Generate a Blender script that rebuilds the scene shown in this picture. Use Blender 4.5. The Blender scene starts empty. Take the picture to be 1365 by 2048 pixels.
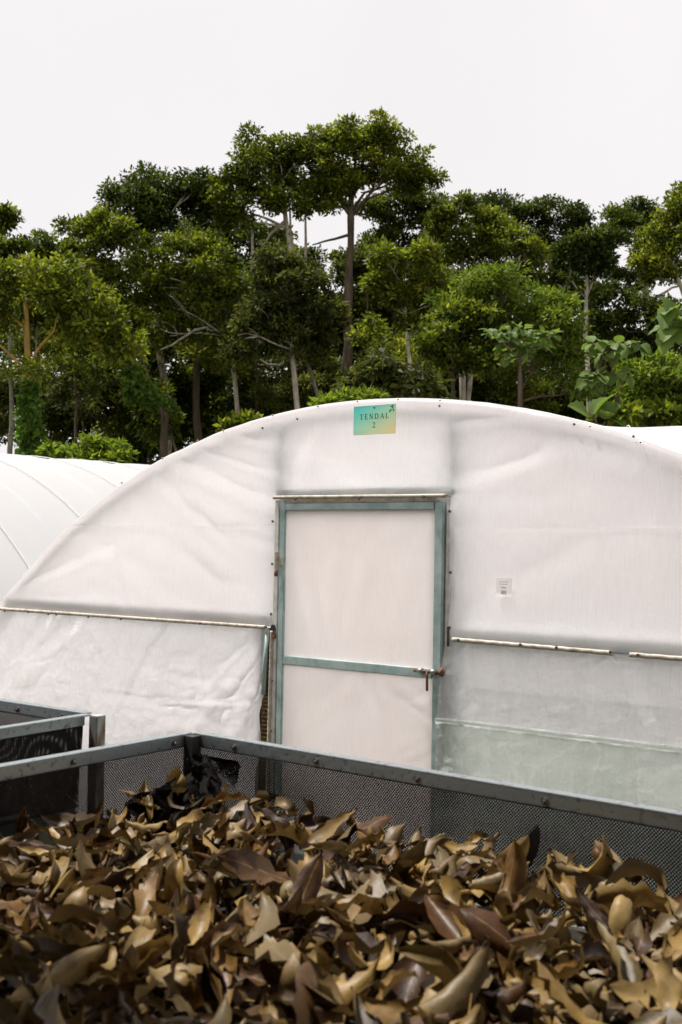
import bpy, bmesh, math, random
import numpy as np
from mathutils import Vector, Matrix

random.seed(7)
rng = np.random.default_rng(7)
scene = bpy.context.scene
col = scene.collection
R = math.radians

# ------------------------------------------------------------------ camera
F_PX, CX, CY = 2153.0, 682.5, 1024.0          # focal length in pixels of the 1365x2048 photograph
YAW, PITCH, ROLL = 0.6071, 0.03153, 0.01764
EYE = 1.7
fw = np.array([-math.sin(YAW) * math.cos(PITCH), math.cos(YAW) * math.cos(PITCH), math.sin(PITCH)])
_r = np.array([math.cos(YAW), math.sin(YAW), 0.0]); _u = np.cross(_r, fw)
rt = math.cos(ROLL) * _r + math.sin(ROLL) * _u
up = -math.sin(ROLL) * _r + math.cos(ROLL) * _u
cam_d = bpy.data.cameras.new('camera')
cam = bpy.data.objects.new('camera', cam_d); col.objects.link(cam)
m = Matrix(((rt[0], up[0], -fw[0], 0), (rt[1], up[1], -fw[1], 0), (rt[2], up[2], -fw[2], EYE), (0, 0, 0, 1)))
cam.matrix_world = m
cam_d.sensor_fit = 'VERTICAL'; cam_d.sensor_height = 36.0; cam_d.lens = F_PX / 2048 * 36.0
cam_d.clip_start = 0.05; cam_d.clip_end = 2000
cam_d.dof.use_dof = True; cam_d.dof.focus_distance = 5.8; cam_d.dof.aperture_fstop = 5.8
scene.camera = cam

# ------------------------------------------------------------------ sky, sun, exposure
SUN_EL = 66.0
to_sun_h = -0.80 * rt[:2] + 0.36 * fw[:2]
to_sun_h = to_sun_h / np.linalg.norm(to_sun_h)
sun_dir = np.array([to_sun_h[0] * math.cos(R(SUN_EL)), to_sun_h[1] * math.cos(R(SUN_EL)), math.sin(R(SUN_EL))])
w = bpy.data.worlds.new('World'); scene.world = w; w.use_nodes = True
wn, wl = w.node_tree.nodes, w.node_tree.links
wn.clear()
wo = wn.new('ShaderNodeOutputWorld'); bg = wn.new('ShaderNodeBackground')
sky = wn.new('ShaderNodeTexSky'); sky.sky_type = 'NISHITA'; sky.sun_disc = False
sky.sun_elevation = R(SUN_EL); sky.sun_rotation = math.atan2(to_sun_h[0], to_sun_h[1])
sky.dust_density = 4.0; sky.air_density = 1.0
# thin bright cloud layer over the whole sky
tc = wn.new('ShaderNodeTexCoord'); nz = wn.new('ShaderNodeTexNoise'); nz.inputs['Scale'].default_value = 2.2
nz.inputs['Detail'].default_value = 5; nz.inputs['Roughness'].default_value = 0.5
ramp = wn.new('ShaderNodeValToRGB')
ramp.color_ramp.elements[0].position = 0.35; ramp.color_ramp.elements[0].color = (6.50, 6.26, 6.33, 1)
ramp.color_ramp.elements[1].position = 0.72; ramp.color_ramp.elements[1].color = (6.95, 6.68, 6.73, 1)
mix = wn.new('ShaderNodeMix'); mix.data_type = 'RGBA'; mix.inputs[0].default_value = 0.95
wl.new(tc.outputs['Generated'], nz.inputs['Vector']); wl.new(nz.outputs['Fac'], ramp.inputs['Fac'])
wl.new(sky.outputs[0], mix.inputs[6]); wl.new(ramp.outputs['Color'], mix.inputs[7])
wl.new(mix.outputs[2], bg.inputs['Color']); bg.inputs['Strength'].default_value = 0.1
wl.new(bg.outputs[0], wo.inputs['Surface'])
sd = bpy.data.lights.new('sun', 'SUN'); sd.energy = 5.0; sd.angle = R(3.0); sd.color = (1.0, 0.97, 0.925)
sun = bpy.data.objects.new('sun', sd); col.objects.link(sun)
sun.rotation_euler = Vector((-sun_dir[0], -sun_dir[1], -sun_dir[2])).to_track_quat('-Z', 'Y').to_euler()
sun.location = (0, 0, 30)
vs = scene.view_settings
vs.view_transform = 'Standard'; vs.look = 'None'; vs.gamma = 1.0; vs.exposure = 0.52; vs.use_curve_mapping = False
scene.render.engine = 'CYCLES'
scene.cycles.use_denoising = True
scene.cycles.max_bounces = 10; scene.cycles.diffuse_bounces = 6; scene.cycles.transmission_bounces = 8
scene.cycles.transparent_max_bounces = 12
scene.cycles.caustics_reflective = False; scene.cycles.caustics_refractive = False

# ------------------------------------------------------------------ helpers
def ray(x, y):
    return rt * (x - CX) / F_PX - up * (y - CY) / F_PX + fw
def W(x, y, depth):
    d = ray(x, y) * depth
    return np.array([d[0], d[1], d[2] + EYE])
def on_y(x, y, Y):
    d = ray(x, y); q = d * (Y / d[1]); return np.array([q[0], Y, q[2] + EYE])
def on_z(x, y, z):
    d = ray(x, y); q = d * ((z - EYE) / d[2]); return np.array([q[0], q[1], z])
def terrain(x, y):
    d = math.hypot(x, y)
    return 0.035 * max(0.0, d - 15.0)

def tag(o, label=None, cat=None, group=None, kind=None):
    if label: o['label'] = label
    if cat: o['category'] = cat
    if group: o['group'] = group
    if kind: o['kind'] = kind
    return o
def empty(name, loc=(0, 0, 0), rz=0.0):
    o = bpy.data.objects.new(name, None); o.location = loc; o.rotation_euler = (0, 0, rz)
    o.empty_display_size = 0.1
    col.objects.link(o); return o
def link_mesh(name, me, mat=None, parent=None):
    o = bpy.data.objects.new(name, me); col.objects.link(o)
    if mat is not None and not me.materials: me.materials.append(mat)
    if parent is not None: o.parent = parent
    return o
def np_mesh(name, verts, faces, smooth=False):
    """faces: (n,k) int array, constant k"""
    verts = np.asarray(verts, dtype=np.float32); faces = np.asarray(faces, dtype=np.int32)
    me = bpy.data.meshes.new(name)
    n, k = faces.shape
    me.vertices.add(len(verts)); me.vertices.foreach_set('co', verts.ravel())
    me.loops.add(n * k); me.loops.foreach_set('vertex_index', faces.ravel())
    me.polygons.add(n)
    me.polygons.foreach_set('loop_start', np.arange(0, n * k, k, dtype=np.int32))
    if smooth: me.polygons.foreach_set('use_smooth', np.ones(n, dtype=bool))
    me.update(calc_edges=True)
    return me
class MB:
    """collects simple shapes into one mesh"""
    def __init__(self): self.v = []; self.f = []
    def add(self, v, f):
        o = len(self.v); self.v += [tuple(p) for p in v]; self.f += [tuple(i + o for i in q) for q in f]; return self
    def box(self, a, b):
        x0, y0, z0 = [min(a[i], b[i]) for i in range(3)]; x1, y1, z1 = [max(a[i], b[i]) for i in range(3)]
        v = [(x0, y0, z0), (x1, y0, z0), (x1, y1, z0), (x0, y1, z0), (x0, y0, z1), (x1, y0, z1), (x1, y1, z1), (x0, y1, z1)]
        return self.add(v, [(0, 3, 2, 1), (4, 5, 6, 7), (0, 1, 5, 4), (1, 2, 6, 5), (2, 3, 7, 6), (3, 0, 4, 7)])
    def tube(self, pts, rad, n=8, cap=True, mod=None):
        pts = [Vector(p) for p in pts]; N = len(pts)
        rad = [rad] * N if not hasattr(rad, '__len__') else rad
        base = len(self.v); prev = None
        for i, p in enumerate(pts):
            t = (pts[min(i + 1, N - 1)] - pts[max(i - 1, 0)]).normalized()
            if prev is None:
                a = t.orthogonal().normalized()
                if abs(t.z) < 0.9: a = (Vector((0, 0, 1)) - t * t.z).normalized()
            else:
                a = (prev - t * prev.dot(t)).normalized()
            prev = a; b = t.cross(a)
            for k in range(n):
                an = 2 * math.pi * k / n
                rr = rad[i] * (mod(i, an) if mod else 1.0)
                self.v.append(tuple(p + a * math.cos(an) * rr + b * math.sin(an) * rr))
        for i in range(N - 1):
            for k in range(n):
                k2 = (k + 1) % n
                self.f.append((base + i * n + k, base + i * n + k2, base + (i + 1) * n + k2, base + (i + 1) * n + k))
        if cap:
            self.f.append(tuple(base + k for k in range(n))[::-1])
            self.f.append(tuple(base + (N - 1) * n + k for k in range(n)))
        return self
    def build(self, name, mat, parent=None, smooth=False, bevel=0.0):
        me = bpy.data.meshes.new(name); me.from_pydata(self.v, [], self.f); me.update()
        if smooth:
            me.polygons.foreach_set('use_smooth', np.ones(len(me.polygons), dtype=bool))
        if bevel:
            bm = bmesh.new(); bm.from_mesh(me)
            bmesh.ops.bevel(bm, geom=list(bm.edges), offset=bevel, segments=2, affect='EDGES', clamp_overlap=True)
            bm.to_mesh(me); bm.free()
        return link_mesh(name, me, mat, parent)

# value noise in numpy for shapes
_perm = rng.random((256, 256))
def vnoise(x, y):
    x = np.asarray(x, float); y = np.asarray(y, float)
    xi = np.floor(x).astype(int); yi = np.floor(y).astype(int); fx = x - xi; fy = y - yi
    fx = fx * fx * (3 - 2 * fx); fy = fy * fy * (3 - 2 * fy)
    g = lambda a, b: _perm[a % 256, b % 256]
    return (g(xi, yi) * (1 - fx) + g(xi + 1, yi) * fx) * (1 - fy) + (g(xi, yi + 1) * (1 - fx) + g(xi + 1, yi + 1) * fx) * fy - 0.5
def fbm(x, y, o=4):
    s = 0; a = 1.0; q = 1.0
    for i in range(o): s = s + a * vnoise(x * q + 17 * i, y * q + 31 * i); a *= 0.5; q *= 2.03
    return s

# ------------------------------------------------------------------ materials
def newmat(name):
    mt = bpy.data.materials.new(name); mt.use_nodes = True
    nt = mt.node_tree; nt.nodes.clear()
    out = nt.nodes.new('ShaderNodeOutputMaterial')
    return mt, nt.nodes, nt.links, out
def noise_ramp(N, L, scale, c0, c1, p0=0.35, p1=0.65, detail=5, vec=None, rough=0.55, mapping=None, coord='Object'):
    t = N.new('ShaderNodeTexCoord'); n = N.new('ShaderNodeTexNoise'); r = N.new('ShaderNodeValToRGB')
    n.inputs['Scale'].default_value = scale; n.inputs['Detail'].default_value = detail; n.inputs['Roughness'].default_value = rough
    src = t.outputs[coord]
    if mapping:
        mp = N.new('ShaderNodeMapping'); mp.inputs['Scale'].default_value = mapping; L.new(src, mp.inputs['Vector']); src = mp.outputs[0]
    L.new(src, n.inputs['Vector']); L.new(n.outputs['Fac'], r.inputs['Fac'])
    r.color_ramp.elements[0].position = p0; r.color_ramp.elements[1].position = p1
    r.color_ramp.elements[0].color = (*c0, 1); r.color_ramp.elements[1].color = (*c1, 1)
    return r.outputs['Color'], n.outputs['Fac']
def bump(N, L, h, strength, dist=0.01):
    b = N.new('ShaderNodeBump'); b.inputs['Strength'].default_value = strength; b.inputs['Distance'].default_value = dist
    L.new(h, b.inputs['Height']); return b.outputs['Normal']
def simple(name, c0, c1, scale=8, rough=0.6, metal=0.0, bmp=0.2, spec=0.4, p0=0.35, p1=0.65, mapping=None):
    mt, N, L, out = newmat(name)
    p = N.new('ShaderNodeBsdfPrincipled')
    c, f = noise_ramp(N, L, scale, c0, c1, p0, p1, mapping=mapping)
    L.new(c, p.inputs['Base Color']); p.inputs['Roughness'].default_value = rough; p.inputs['Metallic'].default_value = metal
    p.inputs['Specular IOR Level'].default_value = spec
    if bmp: L.new(bump(N, L, f, bmp, 0.005), p.inputs['Normal'])
    L.new(p.outputs[0], out.inputs['Surface']); return mt

def sheet_mat(name, refl, trans, dirt, trans_fac=0.70, clear=0.0, crinkle=0.2, crinkle_scale=18, streak=0.25, dirt_pos=(0.45, 0.75), spec=0.02, crease=0.0):
    """white woven plastic film: part of the light is reflected, part goes through"""
    mt, N, L, out = newmat(name)
    c, f = noise_ramp(N, L, 1.6, refl, dirt, dirt_pos[0], dirt_pos[1], detail=6, rough=0.65)
    # fine vertical threads of the weave
    _, f2 = noise_ramp(N, L, 9.0, (0, 0, 0), (1, 1, 1), detail=3, mapping=(22, 22, 0.9))
    _, f3 = noise_ramp(N, L, crinkle_scale, (0, 0, 0), (1, 1, 1), detail=4, rough=0.6)
    mul = N.new('ShaderNodeMix'); mul.data_type = 'RGBA'; mul.blend_type = 'MULTIPLY'; mul.inputs[0].default_value = streak
    r = N.new('ShaderNodeValToRGB'); r.color_ramp.elements[0].position = 0.3; r.color_ramp.elements[1].position = 0.6
    r.color_ramp.elements[0].color = (0.78, 0.77, 0.79, 1); r.color_ramp.elements[1].color = (1, 1, 1, 1)
    L.new(f2, r.inputs['Fac']); L.new(c, mul.inputs[6]); L.new(r.outputs[0], mul.inputs[7])
    nb = bump(N, L, f3, crinkle, 0.02)
    if crease:
        # sharp white creases and duller patches of handled film
        acc = mul.outputs[2]
        for sc_, th_, mpv, ccol, am in ((5.0, .022, (1, 1, .8), (1, 1, 1), crease), (11.0, .03, (.7, 1, 1.2), (1, 1, 1), crease * .6), (3.2, .03, (1.3, 1, .5), (.45, .46, .44), crease * .5)):
            _, fn = noise_ramp(N, L, sc_, (0, 0, 0), (1, 1, 1), detail=2.5, mapping=mpv, rough=.5)
            s_ = N.new('ShaderNodeMath'); s_.operation = 'SUBTRACT'; s_.inputs[1].default_value = .5; L.new(fn, s_.inputs[0])
            a_ = N.new('ShaderNodeMath'); a_.operation = 'ABSOLUTE'; L.new(s_.outputs[0], a_.inputs[0])
            mr = N.new('ShaderNodeMapRange'); mr.inputs['From Min'].default_value = 0; mr.inputs['From Max'].default_value = th_; mr.inputs['To Min'].default_value = am; mr.inputs['To Max'].default_value = 0
            L.new(a_.outputs[0], mr.inputs['Value'])
            mx = N.new('ShaderNodeMix'); mx.data_type = 'RGBA'; L.new(mr.outputs[0], mx.inputs[0]); L.new(acc, mx.inputs[6]); mx.inputs[7].default_value = (*ccol, 1); acc = mx.outputs[2]
        class _o: pass
        mul = _o(); mul.outputs = {2: acc}
    d = N.new('ShaderNodeBsdfDiffuse'); L.new(mul.outputs[2], d.inputs['Color']); L.new(nb, d.inputs['Normal'])
    t = N.new('ShaderNodeBsdfTranslucent')
    tm = N.new('ShaderNodeMix'); tm.data_type = 'RGBA'; tm.blend_type = 'MULTIPLY'; tm.inputs[0].default_value = 1.0
    L.new(mul.outputs[2], tm.inputs[6]); tm.inputs[7].default_value = (*trans, 1); L.new(tm.outputs[2], t.inputs['Color']); L.new(nb, t.inputs['Normal'])
    m1 = N.new('ShaderNodeMixShader'); m1.inputs[0].default_value = trans_fac
    L.new(d.outputs[0], m1.inputs[1]); L.new(t.outputs[0], m1.inputs[2])
    g = N.new('ShaderNodeBsdfGlossy'); g.inputs['Roughness'].default_value = 0.35; L.new(nb, g.inputs['Normal'])
    m2 = N.new('ShaderNodeMixShader'); m2.inputs[0].default_value = spec
    L.new(m1.outputs[0], m2.inputs[1]); L.new(g.outputs[0], m2.inputs[2])
    last = m2
    if clear:
        tr = N.new('ShaderNodeBsdfTransparent'); m3 = N.new('ShaderNodeMixShader'); m3.inputs[0].default_value = clear
        L.new(m2.outputs[0], m3.inputs[1]); L.new(tr.outputs[0], m3.inputs[2]); last = m3
    L.new(last.outputs[0], out.inputs['Surface']); return mt

M = {}
M['sheet'] = sheet_mat('white_film', (0.935, 0.90, 0.90), (1.0, 0.99, 0.99), (0.91, 0.865, 0.86))
M['roof_sheet'] = sheet_mat('roof_film', (0.95, 0.94, 0.95), (1, 1, 1), (0.93, 0.92, 0.925), trans_fac=0.66, crinkle=0.08, streak=0.1)
M['door_sheet'] = sheet_mat('door_film', (0.94, 0.885, 0.875), (1.0, 0.98, 0.97), (0.86, 0.79, 0.75), streak=0.2, crinkle=0.12, dirt_pos=(0.4, 0.85))
M['skirt'] = sheet_mat('skirt_film', (0.90, 0.87, 0.88), (1, 1, 1), (0.84, 0.81, 0.81), crinkle=0.8, crinkle_scale=9, clear=0.04, spec=0.03, crease=0.18)
M['skirt_grey'] = sheet_mat('thin_grey_film', (0.82, 0.79, 0.80), (0.97, 1.0, 0.99), (0.74, 0.72, 0.72), crinkle=0.9, crinkle_scale=8, clear=0.14, spec=0.03, crease=0.24)
M['skirt_green'] = sheet_mat('thin_greenish_film', (0.74, 0.76, 0.73), (0.95, 1.0, 0.97), (0.62, 0.655, 0.61), crinkle=1.0, crinkle_scale=8, clear=0.12, spec=0.04, crease=0.26)
M['wrap'] = simple('wrapped_film', (0.50, 0.455, 0.38), (0.19, 0.155, 0.11), 22, 0.55, 0, 0.4, p0=0.45, p1=0.8)
M['green_steel'] = simple('green_grey_galvanised_steel', (0.30, 0.41, 0.395), (0.48, 0.58, 0.565), 14, 0.45, 0.1, 0.15, spec=0.5)
M['steel'] = simple('galvanised_steel', (0.17, 0.165, 0.16), (0.36, 0.40, 0.41), 55, 0.40, 0.85, 0.2, p0=0.30, p1=0.44)
M['tube'] = simple('zinc_tube', (0.30, 0.34, 0.34), (0.42, 0.45, 0.44), 9, 0.5, 0.3, 0.1)
M['rust'] = simple('rusty_iron', (0.09, 0.035, 0.018), (0.24, 0.13, 0.075), 60, 0.8, 0.1, 0.6)
M['bolt'] = simple('weathered_bolt', (0.06, 0.045, 0.04), (0.25, 0.22, 0.19), 80, 0.45, 0.6, 0.3)
M['net'] = simple('black_plastic_net', (0.012, 0.010, 0.009), (0.022, 0.018, 0.016), 30, 0.65, 0, 0.0, spec=0.15)
M['pale_wrap'] = simple('pale_wrapped_film', (0.74, 0.71, 0.67), (0.48, 0.45, 0.40), 22, 0.55, 0, 0.4, p0=0.4, p1=0.75)
M['rope'] = simple('pale_cord', (0.62, 0.57, 0.49), (0.40, 0.35, 0.27), 40, 0.8, 0, 0.5)
M['burlap'] = simple('brown_shade_net', (0.30, 0.20, 0.07), (0.10, 0.06, 0.025), 60, 0.8, 0, 0.3)
M['dark'] = simple('dark_rubber', (0.02, 0.018, 0.016), (0.05, 0.045, 0.04), 20, 0.7, 0, 0.2)
M['soil'] = simple('damp_soil', (0.10, 0.075, 0.05), (0.19, 0.15, 0.105), 3, 0.95, 0, 0.6)
M['cable'] = simple('grey_cable', (0.55, 0.53, 0.53), (0.7, 0.68, 0.68), 9, 0.6, 0, 0)

def ground_mat():
    mt, N, L, out = newmat('forest_ground')
    p = N.new('ShaderNodeBsdfPrincipled'); p.inputs['Roughness'].default_value = 0.95
    c, f = noise_ramp(N, L, 0.35, (0.085, 0.07, 0.045), (0.05, 0.07, 0.022), 0.4, 0.6, detail=8)
    c2, f2 = noise_ramp(N, L, 18, (0.45, 0.45, 0.45), (1, 1, 1), 0.3, 0.7, detail=6)
    mm = N.new('ShaderNodeMix'); mm.data_type = 'RGBA'; mm.blend_type = 'MULTIPLY'; mm.inputs[0].default_value = 0.7
    L.new(c, mm.inputs[6]); L.new(c2, mm.inputs[7]); L.new(mm.outputs[2], p.inputs['Base Color'])
    L.new(bump(N, L, f2, 0.6, 0.03), p.inputs['Normal']); L.new(p.outputs[0], out.inputs['Surface']); return mt
M['ground'] = ground_mat()

def foliage_mat(name, dark, light, trans, tip=None, gloss=0.14):
    mt, N, L, out = newmat(name)
    a = N.new('ShaderNodeAttribute'); a.attribute_name = 'tint'
    oi = N.new('ShaderNodeObjectInfo')
    ad = N.new('ShaderNodeMath'); ad.operation = 'MULTIPLY_ADD'; ad.inputs[1].default_value = 0.22
    L.new(oi.outputs['Random'], ad.inputs[0]); L.new(a.outputs['Fac'], ad.inputs[2])
    r = N.new('ShaderNodeValToRGB'); L.new(ad.outputs[0], r.inputs['Fac'])
    r.color_ramp.elements[0].position = 0.05; r.color_ramp.elements[0].color = (*dark, 1)
    r.color_ramp.elements[1].position = 0.68; r.color_ramp.elements[1].color = (*light, 1)
    e = r.color_ramp.elements.new(1.0); e.color = (*(tip or light), 1)
    p = N.new('ShaderNodeBsdfPrincipled'); p.inputs['Roughness'].default_value = 0.55; p.inputs['Specular IOR Level'].default_value = gloss
    L.new(r.outputs[0], p.inputs['Base Color'])
    t = N.new('ShaderNodeBsdfTranslucent')
    mu = N.new('ShaderNodeMix'); mu.data_type = 'RGBA'; mu.blend_type = 'MULTIPLY'; mu.inputs[0].default_value = 1
    L.new(r.outputs[0], mu.inputs[6]); mu.inputs[7].default_value = (*trans, 1); L.new(mu.outputs[2], t.inputs['Color'])
    ms = N.new('ShaderNodeMixShader'); ms.inputs[0].default_value = 0.38
    L.new(p.outputs[0], ms.inputs[1]); L.new(t.outputs[0], ms.inputs[2]); L.new(ms.outputs[0], out.inputs['Surface']); return mt
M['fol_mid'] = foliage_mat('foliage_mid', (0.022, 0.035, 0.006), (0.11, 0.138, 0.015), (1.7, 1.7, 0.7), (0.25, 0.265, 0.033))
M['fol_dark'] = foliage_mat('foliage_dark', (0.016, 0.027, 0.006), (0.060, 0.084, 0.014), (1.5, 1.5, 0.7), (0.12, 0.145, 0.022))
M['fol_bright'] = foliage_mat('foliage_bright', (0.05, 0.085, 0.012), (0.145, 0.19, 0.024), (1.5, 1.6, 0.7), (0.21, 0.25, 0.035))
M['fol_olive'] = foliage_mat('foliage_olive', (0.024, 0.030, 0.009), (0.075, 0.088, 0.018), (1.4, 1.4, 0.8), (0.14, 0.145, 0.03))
M['fol_big'] = foliage_mat('foliage_large', (0.06, 0.105, 0.025), (0.125, 0.18, 0.042), (1.5, 1.6, 0.7), (0.18, 0.22, 0.05), gloss=0.2)
M['fol_vine'] = foliage_mat('foliage_vine', (0.05, 0.10, 0.014), (0.11, 0.19, 0.03), (1.4, 1.6, 0.7), (0.16, 0.22, 0.03), gloss=0.2)
M['bark_pale'] = simple('pale_bark', (0.46, 0.41, 0.33), (0.20, 0.155, 0.11), 5, 0.9, 0, 0.6, p0=0.4, p1=0.7, mapping=(2, 2, 0.7))
M['bark_dark'] = simple('dark_bark', (0.13, 0.095, 0.06), (0.055, 0.038, 0.025), 4, 0.95, 0, 0.8, mapping=(2, 2, 0.5))
M['bark_gold'] = simple('golden_bark', (0.42, 0.25, 0.04), (0.24, 0.16, 0.06), 3, 0.9, 0, 0.5, mapping=(2, 2, 0.6))
M['bark_grey'] = simple('grey_bark', (0.26, 0.25, 0.19), (0.12, 0.11, 0.08), 6, 0.9, 0, 0.6, mapping=(2, 2, 0.7))

def dry_leaf_mat():
    mt, N, L, out = newmat('dry_leaf')
    a = N.new('ShaderNodeAttribute'); a.attribute_name = 'tint'
    oi = N.new('ShaderNodeObjectInfo')
    ad = N.new('ShaderNodeMath'); ad.operation = 'ADD'; L.new(oi.outputs['Random'], ad.inputs[0]); L.new(a.outputs['Fac'], ad.inputs[1])
    fr = N.new('ShaderNodeMath'); fr.operation = 'FRACT'; L.new(ad.outputs[0], fr.inputs[0])
    r = N.new('ShaderNodeValToRGB'); L.new(fr.outputs[0], r.inputs['Fac'])
    cr = r.color_ramp
    stops = [(0.0, (0.045, 0.019, 0.008)), (0.16, (0.10, 0.045, 0.016)), (0.30, (0.20, 0.105, 0.032)), (0.46, (0.36, 0.225, 0.075)),
             (0.60, (0.56, 0.40, 0.165)), (0.72, (0.40, 0.27, 0.085)), (0.82, (0.21, 0.165, 0.075)), (0.91, (0.15, 0.115, 0.085)), (1.0, (0.13, 0.055, 0.018))]
    stops = [(q, (c[0] * .56, c[1] * .50, c[2] * .37)) for q, c in stops]
    cr.elements[0].position = 0; cr.elements[0].color = (*stops[0][1], 1)
    cr.elements[1].position = 1; cr.elements[1].color = (*stops[-1][1], 1)
    for q, c in stops[1:-1]:
        e = cr.elements.new(q); e.color = (*c, 1)
    uv = N.new('ShaderNodeUVMap'); uv.uv_map = 'leaf_uv'
    sep = N.new('ShaderNodeSeparateXYZ'); L.new(uv.outputs[0], sep.inputs[0])
    # midrib: pale line at v = 0.5
    s1 = N.new('ShaderNodeMath'); s1.operation = 'SUBTRACT'; s1.inputs[1].default_value = 0.5; L.new(sep.outputs['Y'], s1.inputs[0])
    ab = N.new('ShaderNodeMath'); ab.operation = 'ABSOLUTE'; L.new(s1.outputs[0], ab.inputs[0])
    lt = N.new('ShaderNodeMath'); lt.operation = 'LESS_THAN'; lt.inputs[1].default_value = 0.022; L.new(ab.outputs[0], lt.inputs[0])
    # side veins: sin of (u*k - |v|*k2)
    k1 = N.new('ShaderNodeMath'); k1.operation = 'MULTIPLY'; k1.inputs[1].default_value = 70.0; L.new(sep.outputs['X'], k1.inputs[0])
    k2 = N.new('ShaderNodeMath'); k2.operation = 'MULTIPLY_ADD'; k2.inputs[1].default_value = -42.0; L.new(ab.outputs[0], k2.inputs[0]); L.new(k1.outputs[0], k2.inputs[2])
    sn = N.new('ShaderNodeMath'); sn.operation = 'SINE'; L.new(k2.outputs[0], sn.inputs[0])
    pw = N.new('ShaderNodeMath'); pw.operation = 'GREATER_THAN'; pw.inputs[1].default_value = 0.93; L.new(sn.outputs[0], pw.inputs[0])
    vs_ = N.new('ShaderNodeMath'); vs_.operation = 'MULTIPLY_ADD'; vs_.inputs[1].default_value = 0.05; L.new(pw.outputs[0], vs_.inputs[0]); L.new(lt.outputs[0], vs_.inputs[2])
    vs2 = N.new('ShaderNodeMath'); vs2.operation = 'MULTIPLY'; vs2.inputs[1].default_value = 0.55; L.new(vs_.outputs[0], vs2.inputs[0])
    mv = N.new('ShaderNodeMix'); mv.data_type = 'RGBA'; L.new(vs2.outputs[0], mv.inputs[0]); L.new(r.outputs[0], mv.inputs[6]); mv.inputs[7].default_value = (0.28, 0.20, 0.09, 1)
    blot, bf = noise_ramp(N, L, 26, (0.34, 0.27, 0.22), (1, 1, 1), 0.33, 0.55, detail=6)
    mm = N.new('ShaderNodeMix'); mm.data_type = 'RGBA'; mm.blend_type = 'MULTIPLY'; mm.inputs[0].default_value = 0.8
    L.new(mv.outputs[2], mm.inputs[6]); L.new(blot, mm.inputs[7])
    # leaf undersides are paler and greyer
    geo = N.new('ShaderNodeNewGeometry')
    bk = N.new('ShaderNodeMix'); bk.data_type = 'RGBA'; bk.inputs[7].default_value = (0.22, 0.155, 0.06, 1)
    kb = N.new('ShaderNodeMath'); kb.operation = 'MULTIPLY'; kb.inputs[1].default_value = 0.45; L.new(geo.outputs['Backfacing'], kb.inputs[0])
    L.new(kb.outputs[0], bk.inputs[0]); L.new(mm.outputs[2], bk.inputs[6])
    p = N.new('ShaderNodeBsdfPrincipled'); p.inputs['Roughness'].default_value = 0.5; p.inputs['Specular IOR Level'].default_value = 0.35
    L.new(bk.outputs[2], p.inputs['Base Color'])
    hs = N.new('ShaderNodeMath'); hs.operation = 'MULTIPLY_ADD'; hs.inputs[1].default_value = 0.02; L.new(sn.outputs[0], hs.inputs[0]); L.new(bf, hs.inputs[2])
    L.new(bump(N, L, hs.outputs[0], 0.5, 0.004), p.inputs['Normal'])
    t = N.new('ShaderNodeBsdfTranslucent'); L.new(bk.outputs[2], t.inputs['Color'])
    ms = N.new('ShaderNodeMixShader'); ms.inputs[0].default_value = 0.10
    L.new(p.outputs[0], ms.inputs[1]); L.new(t.outputs[0], ms.inputs[2]); L.new(ms.outputs[0], out.inputs['Surface'])
    return mt
M['dry_leaf'] = dry_leaf_mat()

# ------------------------------------------------------------------ ground
def make_ground():
    xs = np.concatenate([[-900, -400, -200, -120], np.arange(-80, 81, 2.0), [120, 200, 400, 900]])
    ys = np.concatenate([[-900, -300, -100, -40], np.arange(-16, 101, 2.0), [130, 200, 400, 900]])
    gx, gy = np.meshgrid(xs, ys, indexing='ij')
    gz = 0.035 * np.clip(np.hypot(gx, gy) - 15.0, 0, 45) + 0.12 * fbm(gx * 0.2, gy * 0.2) * (np.hypot(gx, gy) > 18)
    nx, ny = gx.shape
    idx = np.arange(nx * ny).reshape(nx, ny)
    f = np.stack([idx[:-1, :-1], idx[1:, :-1], idx[1:, 1:], idx[:-1, 1:]], -1).reshape(-1, 4)
    o = link_mesh('ground', np_mesh('ground', np.stack([gx, gy, gz], -1).reshape(-1, 3), f, True), M['ground'])
    tag(o, 'brown earth and low grass under the tunnels and trees', 'ground', kind='structure')
make_ground()

# ------------------------------------------------------------------ poly tunnel
YF = 4.647               # plane of the end wall
XC, RAD, ZC = -3.10, 4.12, 2.447 - 4.12
DX0, DX1, DTOP = -3.61, -2.60, 1.925      # door leaf
ZS = 1.25                # height of the clamping battens

def arch_z(x, rad=RAD):
    return ZC + np.sqrt(np.maximum(rad ** 2 - (np.asarray(x) - XC) ** 2, 1e-6))

# folds on the end wall: (pixel start, pixel end, half width m, depth m)
FOLDS = [((330, 935), (545, 1035), .09, .020), ((300, 960), (470, 1130), .07, .016), ((350, 930), (420, 1080), .05, .010), ((160, 1090), (330, 1210), .08, .012),
         ((210, 1040), (250, 1200), .05, .008), ((420, 1060), (545, 1110), .08, .010), ((300, 1110), (540, 1240), .10, .012),
         ((560, 900), (700, 980), .08, .008), ((700, 850), (880, 980), .10, .006), ((910, 1020), (1130, 920), .10, .012),
         ((910, 985), (1090, 930), .06, .007), ((920, 1050), (1200, 1010), .10, .010), ((905, 860), (1080, 850), .05, .008),
         ((1100, 960), (1365, 930), .10, .010), ((1050, 860), (1365, 1000), .09, .008), ((950, 1250), (1200, 1130), .12, .007),
         ((1300, 1050), (1365, 1250), .10, .008), ((60, 1180), (230, 1110), .06, .010), ((600, 985), (640, 860), .07, .006),
         ((450, 880), (540, 900), .05, .008), ((380, 905), (540, 960), .05, .012)]
FW = [(on_y(a[0], a[1], YF)[[0, 2]], on_y(b[0], b[1], YF)[[0, 2]], w_, d_) for a, b, w_, d_ in FOLDS]
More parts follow.
